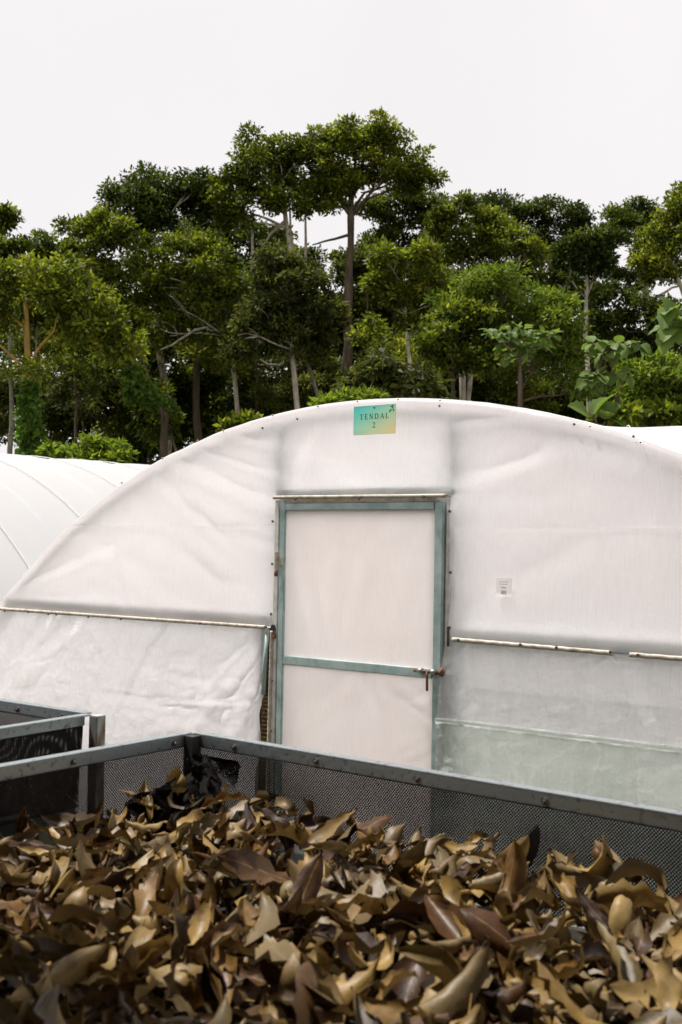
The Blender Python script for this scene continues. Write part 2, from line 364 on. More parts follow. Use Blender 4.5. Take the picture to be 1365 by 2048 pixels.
def fold_field(x, z, folds):
    s = np.zeros_like(x)
    for a, b, w_, d_ in folds:
        e = b - a; l = np.hypot(*e); e = e / l; nrm = np.array([-e[1], e[0]])
        t = (x - a[0]) * e[0] + (z - a[1]) * e[1]; q = (x - a[0]) * nrm[0] + (z - a[1]) * nrm[1]
        env = 1 / (1 + np.exp(-(t) / (0.12 * l + .02))) * 1 / (1 + np.exp((t - l) / (0.12 * l + .02)))
        s += 1.25 * d_ * env * (np.exp(-(q / w_) ** 2) - 0.6 * np.exp(-((q - 1.3 * w_) / (0.8 * w_)) ** 2))
    return s
def gable_disp(x, z):
    d = fold_field(x, z, FW) + 0.010 * fbm(x * 1.7, z * 1.7 + 9) + 0.004 * fbm(x * 7, z * 3.5)
    # puckers where the film is screwed to the door frame
    for xe in (DX0 - .05, DX1 + .05):
        d += 0.006 * np.exp(-np.abs(x - xe) / .05) * np.sin(z * 26 + xe) * (z < DTOP + .05)
    # the seam between two film widths
    d += 0.004 * np.exp(-((z - 1.80) / .006) ** 2) * np.where((x < DX0) | (x > DX1), 1, 0)
    # bulge over the arch tube and the rail above the battens
    e = arch_z(x) - z
    d += 0.008 * np.exp(-(np.maximum(e, 0) / .035) ** 2)
    d += 0.010 * np.exp(-((z - ZS - .05) / .035) ** 2)
    return d
def sheet_grid(x0, x1, zlo, zhi, nx, nz, disp, y0=YF, top_wrap=False):
    xs = np.linspace(x0, x1, nx); tz = np.linspace(0, 1, nz)
    X = np.repeat(xs[:, None], nz, 1)
    lo = zlo(X) if callable(zlo) else zlo; hi = zhi(X) if callable(zhi) else zhi
    Z = lo + (hi - lo) * tz[None, :]
    Yv = y0 - disp(X, Z)
    V = np.stack(np.broadcast_arrays(X, Yv, Z), -1)
    if top_wrap:
        # roll the film back over the tube
        last = V[:, -1:, :]
        add = []
        for dy, dz in ((.012, .012), (.03, .020), (.055, .022)):
            q = last.copy(); q[..., 1] += dy; q[..., 2] += dz; add.append(q)
        V = np.concatenate([V] + add, 1); nz += 3
    idx = np.arange(nx * nz).reshape(nx, nz)
    f = np.stack([idx[:-1, :-1], idx[1:, :-1], idx[1:, 1:], idx[:-1, 1:]], -1).reshape(-1, 4)
    return V.reshape(-1, 3), f
def join_grids(gs):
    vs_, fs, o = [], [], 0
    for v, f in gs: vs_.append(v); fs.append(f + o); o += len(v)
    return np.concatenate(vs_), np.concatenate(fs)

tunnel = empty('poly_tunnel', (0, 0, 0))
tag(tunnel, 'large arched white plastic tunnel with a framed door under the TENDAL 2 sign', 'tunnel', 'arched plastic tunnels')
hw = math.sqrt(RAD ** 2 - (ZS - ZC) ** 2)
ghost = math.sqrt(RAD ** 2 - ZC ** 2)
XL, XR = XC - hw, XC + hw
azf = lambda x: arch_z(x)
v, f = join_grids([sheet_grid(XL, DX0 - .03, ZS, azf, 240, 110, gable_disp, top_wrap=True),
                   sheet_grid(DX0 - .03, DX1 + .03, DTOP + .035, azf, 100, 60, gable_disp, top_wrap=True),
                   sheet_grid(DX1 + .03, XR, ZS, azf, 240, 110, gable_disp, top_wrap=True)])
link_mesh('gable_sheet', np_mesh('gable_sheet', v, f, True), M['sheet'], tunnel)

# lower sheets
def crinkle(seed, amp, slant=0.0):
    def fn(x, z):
        d = amp * (1.0 * fbm(x * 2.6 + seed, z * 2.2) + 0.55 * fbm((x + slant * z) * 9 + seed, z * 5) )
        rid = 1 - 2 * np.abs(fbm((x - z * .5) * 3.5 + seed, z * 4.5 + seed))
        return d + amp * 0.55 * np.clip(rid, 0, 1) ** 3 + 0.012 * np.exp(-((z - ZS) / .05) ** 2)
    return fn
LL = [((530, 1265), (395, 1420), .05, .022), ((537, 1290), (455, 1460), .045, .020), ((540, 1330), (500, 1490), .035, .018), ((525, 1400), (330, 1400), .02, .010),
      ((150, 1235), (60, 1330), .06, .015), ((90, 1235), (20, 1380), .06, .014), ((300, 1350), (480, 1400), .05, .012), ((200, 1400), (440, 1440), .05, .014)]
LLW = [(on_y(a[0], a[1], YF)[[0, 2]], on_y(b[0], b[1], YF)[[0, 2]], w_, d_) for a, b, w_, d_ in LL]
cr1 = crinkle(3.3, .022, .6)
def left_disp(x, z): return cr1(x, z) * np.clip((ZS - z) * 3, 0.15, 1) + fold_field(x, z, LLW) + .004
# left skirt: its right edge leans away from the door post towards the bottom
nx, nz = 200, 120
tx = np.linspace(0, 1, nx)[:, None]; tz = np.linspace(0, 1, nz)[None, :]
Zg = ZS - .005 - tz * (ZS - 0.02) + 0 * tx
xr_edge = -3.685 - .055 * np.clip((ZS - Zg) / .65, 0, 1.4) - .012 * np.sin(Zg * 19)
xl_edge = XC - np.sqrt(RAD ** 2 - (Zg - ZC) ** 2)
Xg = xl_edge + (xr_edge - xl_edge) * tx
V = np.stack([Xg, YF - .004 - left_disp(Xg, Zg), Zg], -1)
idx = np.arange(nx * nz).reshape(nx, nz)
FG = np.stack([idx[:-1, :-1], idx[:-1, 1:], idx[1:, 1:], idx[1:, :-1]], -1).reshape(-1, 4)
link_mesh('skirt_sheet', np_mesh('skirt_sheet', V.reshape(-1, 3), FG, True), M['skirt'], tunnel)
cr2 = crinkle(8.1, .013, -.5); cr3 = crinkle(5.7, .016, .4)
xl_edge = -2.595 - .012 * np.clip((ZS - Zg) / .35, 0, 1) - .02 * np.exp(-((Zg - .72) / .1) ** 2) + 0 * tx
xr_edge = XC + np.sqrt(RAD ** 2 - (Zg - ZC) ** 2)
ZgA = ZS - .005 - tz * (ZS - .85) + 0 * tx
XgA = (-2.585 - .018 * np.clip((ZS - ZgA) / .35, 0, 1)) + ((XC + np.sqrt(RAD ** 2 - (ZgA - ZC) ** 2)) - (-2.585 - .018 * np.clip((ZS - ZgA) / .35, 0, 1))) * tx
flap = lambda x: 0.035 * np.exp(-((x + 2.62) / .07) ** 2)
V = np.stack([XgA, YF - .012 - cr2(XgA, ZgA) * np.clip((ZS - ZgA) * 4, .15, 1) - flap(XgA) * np.clip((ZS - ZgA) * 6, 0, 1), ZgA], -1)
link_mesh('skirt_sheet', np_mesh('skirt_sheet', V.reshape(-1, 3), FG, True), M['skirt_grey'], tunnel)
ZgB = .875 - tz * .86 + 0 * tx
XgB = (-2.606 + .012 * tz) + ((XC + np.sqrt(RAD ** 2 - (ZgB - ZC) ** 2)) - (-2.606 + .012 * tz)) * tx
V = np.stack([XgB, YF - .026 - cr3(XgB, ZgB) * np.clip((.885 - ZgB) * 6, .1, 1) - flap(XgB) - .012 * np.exp(-((ZgB - .865) / .012) ** 2), ZgB], -1)
link_mesh('skirt_sheet', np_mesh('skirt_sheet', V.reshape(-1, 3), FG, True), M['skirt_green'], tunnel)

# roof film
def roof_sheet(xc, zc, rad, y0, y1, ribs, parent, name='roof_sheet', a_max=None, sag=.02, ny=120, na=90):
    a_max = a_max or math.acos(max(-1, min(1, -zc / rad)))
    an = np.linspace(-a_max, a_max, na)[:, None]; yy = np.linspace(y0, y1, ny)[None, :]
    ph = (yy - y0) / ribs
    rr = rad + .012 - sag * np.sin(np.pi * (ph % 1.0)) ** 2 + .006 * fbm(an * 12 + 0 * yy, yy * 1.3 + 0 * an)
    X = xc + rr * np.sin(an); Z = zc + rr * np.cos(an); Yv = yy + 0 * an
    idx = np.arange(na * ny).reshape(na, ny)
    ff = np.stack([idx[:-1, :-1], idx[1:, :-1], idx[1:, 1:], idx[:-1, 1:]], -1).reshape(-1, 4)
    return link_mesh(name, np_mesh(name, np.stack([X, Yv, Z], -1).reshape(-1, 3), ff, True), M['roof_sheet'], parent)
roof_sheet(XC, ZC, RAD + .012, YF + .05, YF + 7.0, 1.75, tunnel)
amax = math.acos(-ZC / RAD)
def rib(xc, zc, rad, y, r_, mat, parent, name='arch_rib', n=48):
    a = np.linspace(-amax, amax, n)
    return MB().tube([(xc + rad * math.sin(q), y, zc + rad * math.cos(q)) for q in a], r_, 8).build(name, mat, parent, True)
for k, y in enumerate((YF + .085, YF + 1.75, YF + 3.5, YF + 5.25, YF + 6.97)):
    rib(XC, ZC, RAD - .035, y, .027, M['tube'], tunnel)
# far end wall
g = sheet_grid(XC - ghost, XC + ghost, .02, azf, 40, 12, lambda x, z: 0 * x, y0=YF + 7.0)
link_mesh('gable_sheet', np_mesh('gable_sheet', *g, True), M['sheet'], tunnel)
# posts and rails that press on the film from inside
for xa, xb in ((-3.675, -3.612), (-2.594, -2.536)):
    MB().box((xa, YF + .038, 0), (xb, YF + .085, float(arch_z((xa + xb) / 2)) - .05)).build('door_post', M['green_steel'], tunnel)
MB().box((DX0 - .06, YF + .012, 1.962), (DX1 + .06, YF + .06, 2.005)).build('lintel', M['green_steel'], tunnel)
MB().box((XL + .05, YF + .016, ZS + .012), (-3.69, YF + .06, ZS + .072)).build('rail', M['tube'], tunnel)
MB().box((-2.52, YF + .014, ZS - .012), (XR - .05, YF + .06, ZS + .065)).build('rail', M['green_steel'], tunnel)

# wrapped clamping battens
def batten(p, q, r_, pitch, name='batten', mat='wrap', parent=tunnel, amp=.11):
    ln = (Vector(q) - Vector(p)).length; n = max(12, int(ln / .008))
    pts = [Vector(p).lerp(Vector(q), i / n) for i in range(n + 1)]
    pv = [pitch * (1 + .5 * float(vnoise(i * .011 + p[0], 3.3))) for i in range(n + 1)]; ph = np.cumsum(np.array([2 * math.pi * .008 / v_ for v_ in pv]))
    return MB().tube(pts, r_, 12, True, lambda i, a: (1 + amp * (2 * abs(math.sin((a + ph[i]) * .5)) ** .6 - 1)) / max(abs(math.cos(a)), abs(math.sin(a))) ** .6).build(name, M[mat], parent, True)
batten((-6.02, YF - .026, 1.240), (-3.70, YF - .026, 1.248), .0100, .045)
batten((-2.535, YF - .030, 1.256), (-1.735, YF - .030, 1.247), .0105, .06)
batten((-1.652, YF - .030, 1.246), (XR - .1, YF - .030, 1.240), .0105, .08)
batten((-3.655, YF - .026, 1.232), (-3.668, YF - .026, .02), .0085, .03, mat='rope')
# rolled edge of the film over the door
batten((-3.655, YF - .032, 1.958), (-2.585, YF - .030, 1.955), .0095, .4, name='film_hem', mat='wrap', amp=.05)

# bolts
_bm = MB()
_bm.tube([(0, .004, 0), (0, -.003, 0)], .0085, 8)
_bm.tube([(0, -.003, 0), (0, -.008, 0)], .0048, 6)
bolt0 = _bm.build('bolt', M['bolt'], tunnel)
bolt_used = [False]
def bolt(x, y, z, parent=tunnel, rot=(0, 0, 0), s=1.0):
    if not bolt_used[0] and parent is tunnel:
        b = bolt0; bolt_used[0] = True
    else:
        b = bolt0.copy(); col.objects.link(b); b.parent = parent
    b.location = (x, y, z); b.rotation_euler = rot; b.scale = (s, s, s); return b
for px, py in ((10, 1222), (57, 1224), (97, 1228), (113, 1229), (177, 1234), (242, 1238), (400, 1247), (532, 1254),
               (917, 1280), (1041, 1289), (1113, 1295), (1221, 1304), (1276, 1310)):
    p_ = on_y(px, py, YF - .044); bolt(*p_, s=.8)
for px, py in ((591, 998), (718, 997), (847, 994)):
    p_ = on_y(px, py, YF - .046); bolt(*p_, s=1.0)
for px, py in ((549, 1043), (547, 1128), (545, 1228), (903, 1023), (902, 1145), (902, 1255)):
    p_ = on_y(px, py, YF); dd = float(gable_disp(np.array([p_[0]]), np.array([p_[2]]))[0]); bolt(p_[0], YF - dd - .003, p_[2], s=.85)
for px, py in ((545, 1362), (543, 1462)):
    p_ = on_y(px, py, YF - .038); bolt(*p_, s=.7)
for px in (250, 330, 400, 450, 548, 638, 717, 798, 882, 1182, 1283):
    x_ = float(on_y(px, 820, YF)[0]); z_ = float(arch_z(x_))
    bolt(x_, YF - .010, z_ + .009, rot=(-.7, 0, 0), s=.65)
for px, py in ((525, 856), (595, 838), (880, 812), (1150, 849), (1268, 873)):
    p_ = on_y(px, py, YF); dd = float(gable_disp(np.array([p_[0]]), np.array([p_[2]]))[0]); bolt(p_[0], YF - dd - .002, p_[2], s=.7)

# door frame (jambs)
MB().box((-3.654, YF - .022, 0), (-3.624, YF + .012, 1.945)).build('door_jamb', M['pale_wrap'], tunnel, bevel=.003)
MB().box((-2.590, YF - .012, 0), (-2.572, YF + .012, 1.945)).build('door_jamb', M['pale_wrap'], tunnel, bevel=.003)
MB().box((-2.66, YF + .008, 0), (-2.595, YF + .020, 1.955)).build('slit_blocker', M['pale_wrap'], tunnel)  # strips added behind the leaf to block bright slits of the interior
MB().box((-3.621, YF + .008, 0), (-3.59, YF + .020, 1.90)).build('slit_blocker', M['green_steel'], tunnel)
MB().box((-3.62, YF + .022, 1.88), (-2.60, YF + .028, 1.961)).build('slit_blocker', M['wrap'], tunnel)
# short dark strap and the brown net patch beside the door
sp = on_y(897, 1272, YF - .03)
MB().box((sp[0] - .006, YF - .034, sp[2] - .05), (sp[0] + .006, YF - .028, sp[2] + .045)).build('strap', M['dark'], tunnel)
mbp = MB()
for i in range(30):
    z_ = .86 - i * .022
    mbp.box((-3.735 - .0006 * i, YF + .004, z_), (-3.672, YF + .008, z_ + .010))
for i in range(8):
    x_ = -3.735 + i * .009
    mbp.box((x_, YF + .0085, .2), (x_ + .004, YF + .011, .87))
mbp.build('net_patch', M['burlap'], tunnel)
MB().box((-3.76, YF + .013, .0), (-3.664, YF + .016, 1.245)).build('gap_shade_sheet', M['dark'], tunnel)  # dark sheet added so the gap looks shaded, hiding the bright interior
mt_ = MB(); mt_.tube([(-3.70, YF - .012, 1.225), (-3.715, YF - .014, .88)], .014, 8); mt_.build('film_hem', M['green_steel'], tunnel, True)
tp = on_y(546, 1256, YF - .03)
MB().add([(tp[0] - .022, YF - .03, tp[2] - .012), (tp[0] + .018, YF - .03, tp[2] - .014), (tp[0] + .008, YF - .03, tp[2] + .016), (tp[0] - .008, YF - .03, tp[2] + .02),
          (tp[0] - .022, YF - .02, tp[2] - .012), (tp[0] + .018, YF - .02, tp[2] - .014), (tp[0] + .008, YF - .02, tp[2] + .016), (tp[0] - .008, YF - .02, tp[2] + .02)],
         [(0, 1, 2, 3), (7, 6, 5, 4), (0, 4, 5, 1), (1, 5, 6, 2), (2, 6, 7, 3), (3, 7, 4, 0)]).build('clip', M['dark'], tunnel)
rp = on_y(547, 1268, YF - .036)
MB().box((rp[0] - .012, rp[1], rp[2] - .022), (rp[0] + .012, rp[1] + .012, rp[2] + .012)).build('bracket', M['rust'], tunnel, bevel=.003)

# the door
door = empty('door'); door.parent = tunnel; door['label'] = 'white film door in a green grey steel frame'
YD = YF - .030
def dbox(a, b, name, mat='green_steel', bevel=.003): return MB().box(a, b).build(name, M[mat], door, bevel=bevel)
dbox((-3.612, YD, .03), (-3.576, YD + .03, 1.925), 'stile')
dbox((-2.645, YD, .03), (-2.600, YD + .03, 1.925), 'stile')
dbox((-3.576, YD, 1.888), (-2.650, YD + .03, 1.924), 'rail')
dbox((-3.576, YD, 1.058), (-2.650, YD + .03, 1.103), 'rail')
dbox((-3.576, YD, .03), (-2.650, YD + .03, .07), 'rail')
dbox((-3.576, YD + .004, 1.9265), (-2.63, YD + .03, 1.934), 'top_strip', 'wrap', .001)
DF = [((690, 1030), (660, 1250), .06, .004), ((600, 1040), (640, 1290), .05, .003), ((760, 1030), (720, 1200), .06, .004), ((840, 1040), (800, 1250), .05, .003),
      ((730, 1340), (760, 1430), .04, .006), ((790, 1390), (872, 1460), .04, .008), ((870, 1380), (820, 1400), .03, .005), ((860, 1475), (800, 1500), .04, .005), ((700, 1340), (650, 1420), .05, .005)]
DFW = [(on_y(a[0], a[1], YF)[[0, 2]], on_y(b[0], b[1], YF)[[0, 2]], w_, d_) for a, b, w_, d_ in DF]
ddisp = lambda x, z: fold_field(x, z, DFW) + .005 * fbm(x * 3, z * 3 + 4) + .0015 * fbm(x * 14, z * 10)
for z0, z1 in ((1.1035, 1.8875), (.0705, 1.0575)):
    g = sheet_grid(-3.5755, -2.6505, z0, z1, 90, 90, ddisp, y0=YD + .016)
    link_mesh('panel', np_mesh('panel', *g, True), M['door_sheet'], door)
# hinge
hp = on_y(554, 1121, YF - .04)
hg = MB(); hg.tube([(hp[0], YF - .045, hp[2] - .050), (hp[0], YF - .045, hp[2] + .045)], .009, 10); hg.box((hp[0] - .002, YF - .04, hp[2] - .025), (hp[0] + .045, YF - .034, hp[2] + .022))
hg.build('hinge', M['wrap'], door, bevel=0)
hg = MB(); hg.tube([(hp[0], YF - .045, hp[2] - .085), (hp[0], YF - .045, hp[2] - .052)], .010, 10); hg.build('hinge', M['rust'], door, True)
# sliding bolt latch with a hanging handle
la = on_y(829, 1340, YD - .012); lb = on_y(884, 1346, YD - .012)
MB().tube([(la[0], YD - .013, la[2]), (lb[0] + .01, YD - .013, lb[2])], .0095, 10, True, lambda i, a: 1).build('latch', M['rust'], door, True)
for t_ in (.22, .68):
    c_ = la + (lb - la) * t_
    MB().tube([(c_[0] - .013, YD - .013, c_[2] + .001), (c_[0] + .015, YD - .013, c_[2] + .001)], .0135, 10).build('latch_sleeve', M['steel'], door, True)
c_ = on_y(857, 1342, YD - .02); c2 = on_y(857, 1381, YD - .02)
MB().tube([(c_[0], YD - .013, c_[2]), (c_[0], YD - .030, c_[2] - .006), (c_[0], YD - .032, c_[2] - .02), (c2[0] - .001, YD - .03, c2[2])], .0065, 8).build('handle', M['rust'], door, True)
c_ = on_y(880, 1345, YD - .02)
MB().tube([(c_[0] - .005, YD - .006, c_[2]), (c_[0] + .012, YD - .006, c_[2])], .021, 10).build('latch_plate', M['rust'], door, True)

# ------------------------------------------------------------------ sign TENDAL 2
def sign_mat():
    mt, N, L, out = newmat('sign_print')
    tcn = N.new('ShaderNodeTexCoord'); mp = N.new('ShaderNodeMapping')
    sp_ = N.new('ShaderNodeSeparateXYZ'); L.new(tcn.outputs['Object'], sp_.inputs[0])
    ma = N.new('ShaderNodeMath'); ma.operation = 'MULTIPLY_ADD'; ma.inputs[1].default_value = 1.9; ma.inputs[2].default_value = 0.52; L.new(sp_.outputs['X'], ma.inputs[0])
    mb_ = N.new('ShaderNodeMath'); mb_.operation = 'MULTIPLY_ADD'; mb_.inputs[1].default_value = -3.6; L.new(sp_.outputs['Z'], mb_.inputs[0]); L.new(ma.outputs[0], mb_.inputs[2])
    r = N.new('ShaderNodeValToRGB'); L.new(mb_.outputs[0], r.inputs['Fac'])
    cr = r.color_ramp; cr.elements[0].position = 0.12; cr.elements[0].color = (0.12, 0.74, 0.66, 1)
    cr.elements[1].position = 0.95; cr.elements[1].color = (0.86, 0.76, 0.36, 1)
    e = cr.elements.new(.5); e.color = (0.42, 0.80, 0.56, 1)
    e = cr.elements.new(.72); e.color = (0.68, 0.80, 0.50, 1)
    p = N.new('ShaderNodeBsdfPrincipled'); L.new(r.outputs[0], p.inputs['Base Color']); p.inputs['Roughness'].default_value = 0.35
    t = N.new('ShaderNodeBsdfTranslucent'); L.new(r.outputs[0], t.inputs['Color']); ms = N.new('ShaderNodeMixShader'); ms.inputs[0].default_value = 0.55
    L.new(p.outputs[0], ms.inputs[1]); L.new(t.outputs[0], ms.inputs[2]); L.new(ms.outputs[0], out.inputs['Surface']); return mt
M['sign'] = sign_mat()
M['ink'] = simple('dark_green_ink', (0.012, 0.035, 0.025), (0.016, 0.042, 0.03), 20, 0.6, 0, 0)
M['ink_green'] = simple('green_ink', (0.015, 0.22, 0.045), (0.02, 0.26, 0.06), 20, 0.6, 0, 0)
M['ink_black'] = simple('black_ink', (0.02, 0.02, 0.02), (0.03, 0.03, 0.03), 20, 0.6, 0, 0)
M['sign_back'] = simple('sign_edge', (0.45, 0.55, 0.40), (0.5, 0.6, 0.42), 20, 0.4, 0, 0)
M['paper'] = sheet_mat('thin_paper', (0.97, 0.94, 0.935), (1, 1, 1), (0.94, 0.91, 0.90), trans_fac=0.6, crinkle=0.05, streak=0.0)
cs = (on_y(719, 817, YF) + on_y(803, 867, YF)) / 2
sign = empty('name_sign', (cs[0], YF - .052, cs[2]))
tag(sign, 'turquoise to sand coloured sign reading TENDAL 2 hung above the tunnel door', 'sign')
SW, SH = .128, .0745
bo = MB().add([(-SW, 0, -SH), (SW, 0, -SH), (SW, 0, SH), (-SW, 0, SH)], [(0, 1, 2, 3)]).build('board', M['sign'], sign)
for n_, a, b in (('edge', (-SW, -.001, SH - .0022), (SW, -.0002, SH)), ('edge', (-SW, -.001, -SH), (SW, -.0002, -SH + .0022)),
                 ('edge', (SW - .0022, -.001, -SH + .0024), (SW, -.0002, SH - .0024)), ('edge', (-SW, -.001, -SH + .0024), (-SW + .0016, -.0002, SH - .0024))):
    MB().box(a, b).build(n_, M['sign_back'], sign)
# serif capitals drawn as strokes: (x0,y0,x1,y1,width) in a unit cell 1 high
def stroke(mb, x0, y0, x1, y1, wd, S, ox, oz, y=-.0012):
    dx, dz = x1 - x0, y1 - y0; l = math.hypot(dx, dz); nx_, nz_ = -dz / l * wd / 2, dx / l * wd / 2
    q = [(x0 + nx_, y0 + nz_), (x0 - nx_, y0 - nz_), (x1 - nx_, y1 - nz_), (x1 + nx_, y1 + nz_)]
    stroke.k = getattr(stroke, 'k', 0) + 1
    yy = y - .00003 * (stroke.k % 12)
    mb.add([(ox + S * a, yy, oz + S * b) for a, b in q], [(0, 1, 2, 3)])
TH, TN, SF = .17, .075, .07
def arc(cx_, cy_, rx, ry, a0, a1, n, wa, wb):
    o = []
    for i in range(n):
        t0, t1 = a0 + (a1 - a0) * i / n, a0 + (a1 - a0) * (i + 1) / n
        wd = wa + (wb - wa) * math.sin(math.pi * (i + .5) / n)
        e = .02 * (1 if a1 > a0 else -1)
        o.append((cx_ + rx * math.cos(t0 - e), cy_ + ry * math.sin(t0 - e), cx_ + rx * math.cos(t1 + e), cy_ + ry * math.sin(t1 + e), wd))
    return o
GL = {
 'T': (.78, [(.39, 0, .39, 1, TH), (0, .965, .78, .965, TN), (.24, .03, .54, .03, SF), (.035, .82, .035, 1, SF), (.745, .82, .745, 1, SF)]),
 'E': (.66, [(.17, 0, .17, 1, TH), (.03, .965, .62, .965, TN), (.03, .035, .66, .035, TN), (.17, .51, .5, .51, TN), (.60, .83, .60, 1, SF), (.63, 0, .63, .2, SF), (.5, .42, .5, .6, SF)]),
 'N': (.86, [(.15, 0, .15, 1, TN), (.72, 0, .72, 1, TN), (.15, .95, .72, .05, TH), (.0, .965, .2, .965, SF), (.02, .03, .28, .03, SF), (.6, .97, .85, .97, SF)]),
 'D': (.86, [(.17, 0, .17, 1, TH), (.03, .965, .42, .965, TN), (.03, .035, .42, .035, TN)] + arc(.38, .5, .40, .465, math.pi / 2, -math.pi / 2, 12, TN, TH)),
 'A': (.86, [(.43, .98, .75, .03, TH), (.43, .98, .12, .03, TN), (.22, .33, .64, .33, TN), (.0, .03, .25, .03, SF), (.6, .03, .88, .03, SF)]),
 'L': (.66, [(.17, 0, .17, 1, TH), (.03, .965, .31, .965, SF), (.03, .035, .64, .035, TN), (.62, 0, .62, .22, SF)]),
 '2': (.6, arc(.28, .72, .22, .245, math.pi * .95, -.55, 10, .10, .15) + [(.47, .60, .06, .06, .10), (.04, .055, .58, .055, .13), (.56, .03, .56, .2, .07)]),
}
def word(text, S, cx_, z0, gap, name):
    wds = [GL[c][0] for c in text]; tot = sum(wds) + gap * (len(text) - 1)
    x = cx_ - tot * S / 2; mb = MB()
    for c, wd in zip(text, wds):
        for s in GL[c][1]: stroke(mb, *s, S, x, z0)
        x += (wd + gap) * S
    return mb.build(name, M['ink'], sign)
word('TENDAL', .0275, -.002, .004, .34, 'lettering')
word('2', .0275, -.002, -.040, 0, 'lettering')
# leaf emblem in the corner, fixing screw and two lines of tiny print
mb = MB()
def leafshape(mb, ox, oz, l, wd, ang, y=-.0013):
    ca, sa = math.cos(ang), math.sin(ang)
    pts = [(0, 0), (.25, .7), (.55, .9), (.8, .55), (1, 0), (.8, -.55), (.55, -.9), (.25, -.7)]
    mb.add([(ox + l * a * ca - wd * b * sa, y, oz + l * a * sa + wd * b * ca) for a, b in pts], [tuple(range(8))[::-1]])
leafshape(mb, .106, .050, .024, .006, R(75)); leafshape(mb, .103, .050, .024, .006, R(-130), -.0014); leafshape(mb, .110, .052, .018, .005, R(-60), -.0015)
leafshape(mb, .094, .060, .014, .004, R(30), -.0016)
mb.build('emblem', M['ink_green'], sign)
b = bolt(0, -.004, SH - .014, parent=sign, s=.55); b.name = 'screw'
mb = MB(); x = -.118
for row in (0, 1):
    x = -.117
    while x < -.046:
        l = random.uniform(.003, .009); mb.box((x, -.0012, -.0575 - row * .0058), (x + l, -.0006, -.0565 - row * .0058 - .0012)); x += l + .0016
mb.build('small_print', M['ink'], sign)

# paper notice 002
pp = [on_y(*q, YF) for q in ((994, 1156), (1026, 1157), (1027, 1194), (995, 1192))]
cp = sum(pp) / 4
dd = float(gable_disp(np.array([cp[0]]), np.array([cp[2]]))[0])
note = empty('paper_notice', (cp[0], YF - dd - .010, cp[2]), 0)
tag(note, 'small white paper notice numbered 002 on the film right of the door', 'notice')
nn = 9
gx = np.linspace(-.042, .042, nn)[:, None]; gz = np.linspace(-.044, .044, nn)[None, :]
V = np.stack([gx + 0 * gz, -.004 * (gz < -.035) + .0008 * np.sin(gx * 60 + gz * 40) + 0 * gx, gz + 0 * gx], -1).reshape(-1, 3)
idx = np.arange(81).reshape(9, 9)
sh = link_mesh('sheet', np_mesh('sheet', V, np.stack([idx[:-1, :-1], idx[1:, :-1], idx[1:, 1:], idx[:-1, 1:]], -1).reshape(-1, 4), True), M['paper'], note)
def text(s, size, x, z, parent, bold=0.0):
    c = bpy.data.curves.new('lettering', 'FONT'); c.body = s; c.size = size; c.align_x = 'CENTER'; c.offset = bold; c.resolution_u = 3
    o = bpy.data.objects.new('lettering', c); col.objects.link(o); o.parent = parent; o.location = (x, -.0065, z); o.rotation_euler = (R(90), 0, 0)
    dg = bpy.context.evaluated_depsgraph_get(); dg.update(); me_ = bpy.data.meshes.new_from_object(o.evaluated_get(dg))
    bpy.data.objects.remove(o); me_.name = 'lettering'; me_.materials.clear(); o = link_mesh('lettering', me_, M['ink_black'], parent)
    o.location = (x, -.0065, z); o.rotation_euler = (R(90), 0, 0); return o
text('002', .0185, .001, -.0315, note, .0004)
text('TENDAL 2', .0072, .001, -.0175, note)
text('WIÑAK', .0078, .001, -.0035, note, .0002)
text('Silvoproductiva', .0068, .001, .0135, note)
text('Asociación Agro', .0068, .001, .0245, note)

# ------------------------------------------------------------------ neighbouring tunnels
def side_tunnel(name, origin, rz, tilt, length, rib_gap, label, rad=RAD, zc=ZC, first=0.0):
    t = empty(name, origin, rz); t.rotation_euler = (tilt, 0, rz)
    tag(t, label, 'tunnel', 'arched plastic tunnels')
    roof_sheet(0, zc, rad, 0, length, rib_gap, t, sag=.035)
    k = first
    while k < length:
        a = np.linspace(-amax, amax, 60)
        MB().tube([((rad + .006) * math.sin(q), k, zc + (rad + .006) * math.cos(q)) for q in a], .006, 6).build('hold_down_cable', M['cable'], t, True)
        rib(0, zc, rad - .04, k + rib_gap * .5, .02, M['tube'], t)
        k += rib_gap
    h_ = math.sqrt(rad ** 2 - zc ** 2)
    for y in (0.0, length):
        xs = np.linspace(-h_, h_, 40)[:, None]; tz_ = np.linspace(0, 1, 10)[None, :]
        Z = .0 + (zc + np.sqrt(np.maximum(rad ** 2 - xs ** 2, 1e-6))) * tz_
        V = np.stack([xs + 0 * tz_, y + .01 * fbm(xs * 2 + 0 * tz_, Z * 2), Z], -1).reshape(-1, 3); ix = np.arange(400).reshape(40, 10)
        link_mesh('gable_sheet', np_mesh('gable_sheet', V, np.stack([ix[:-1, :-1], ix[1:, :-1], ix[1:, 1:], ix[:-1, 1:]], -1).reshape(-1, 4), True), M['sheet'], t)
    return t
side_tunnel('poly_tunnel', (-11.0, 5.1, .24), 0, R(0.95), 11.0, 1.1, 'white plastic tunnel whose curved roof shows at the left edge', first=.35)
p1 = W(1130, 850, 15.6); p2 = W(1560, 859, 15.0)
dirv = p2 - p1; L_ = np.linalg.norm(dirv[:2]); az = math.atan2(dirv[1], dirv[0])
org = p1 - np.array([0, 0, 2.447 + .02])
side_tunnel('poly_tunnel', tuple(org), az - math.pi / 2, math.atan2(dirv[2], L_), L_ + 2.5, 1.6, 'white plastic tunnel roof peeking over the right shoulder of the signed tunnel', first=.8)

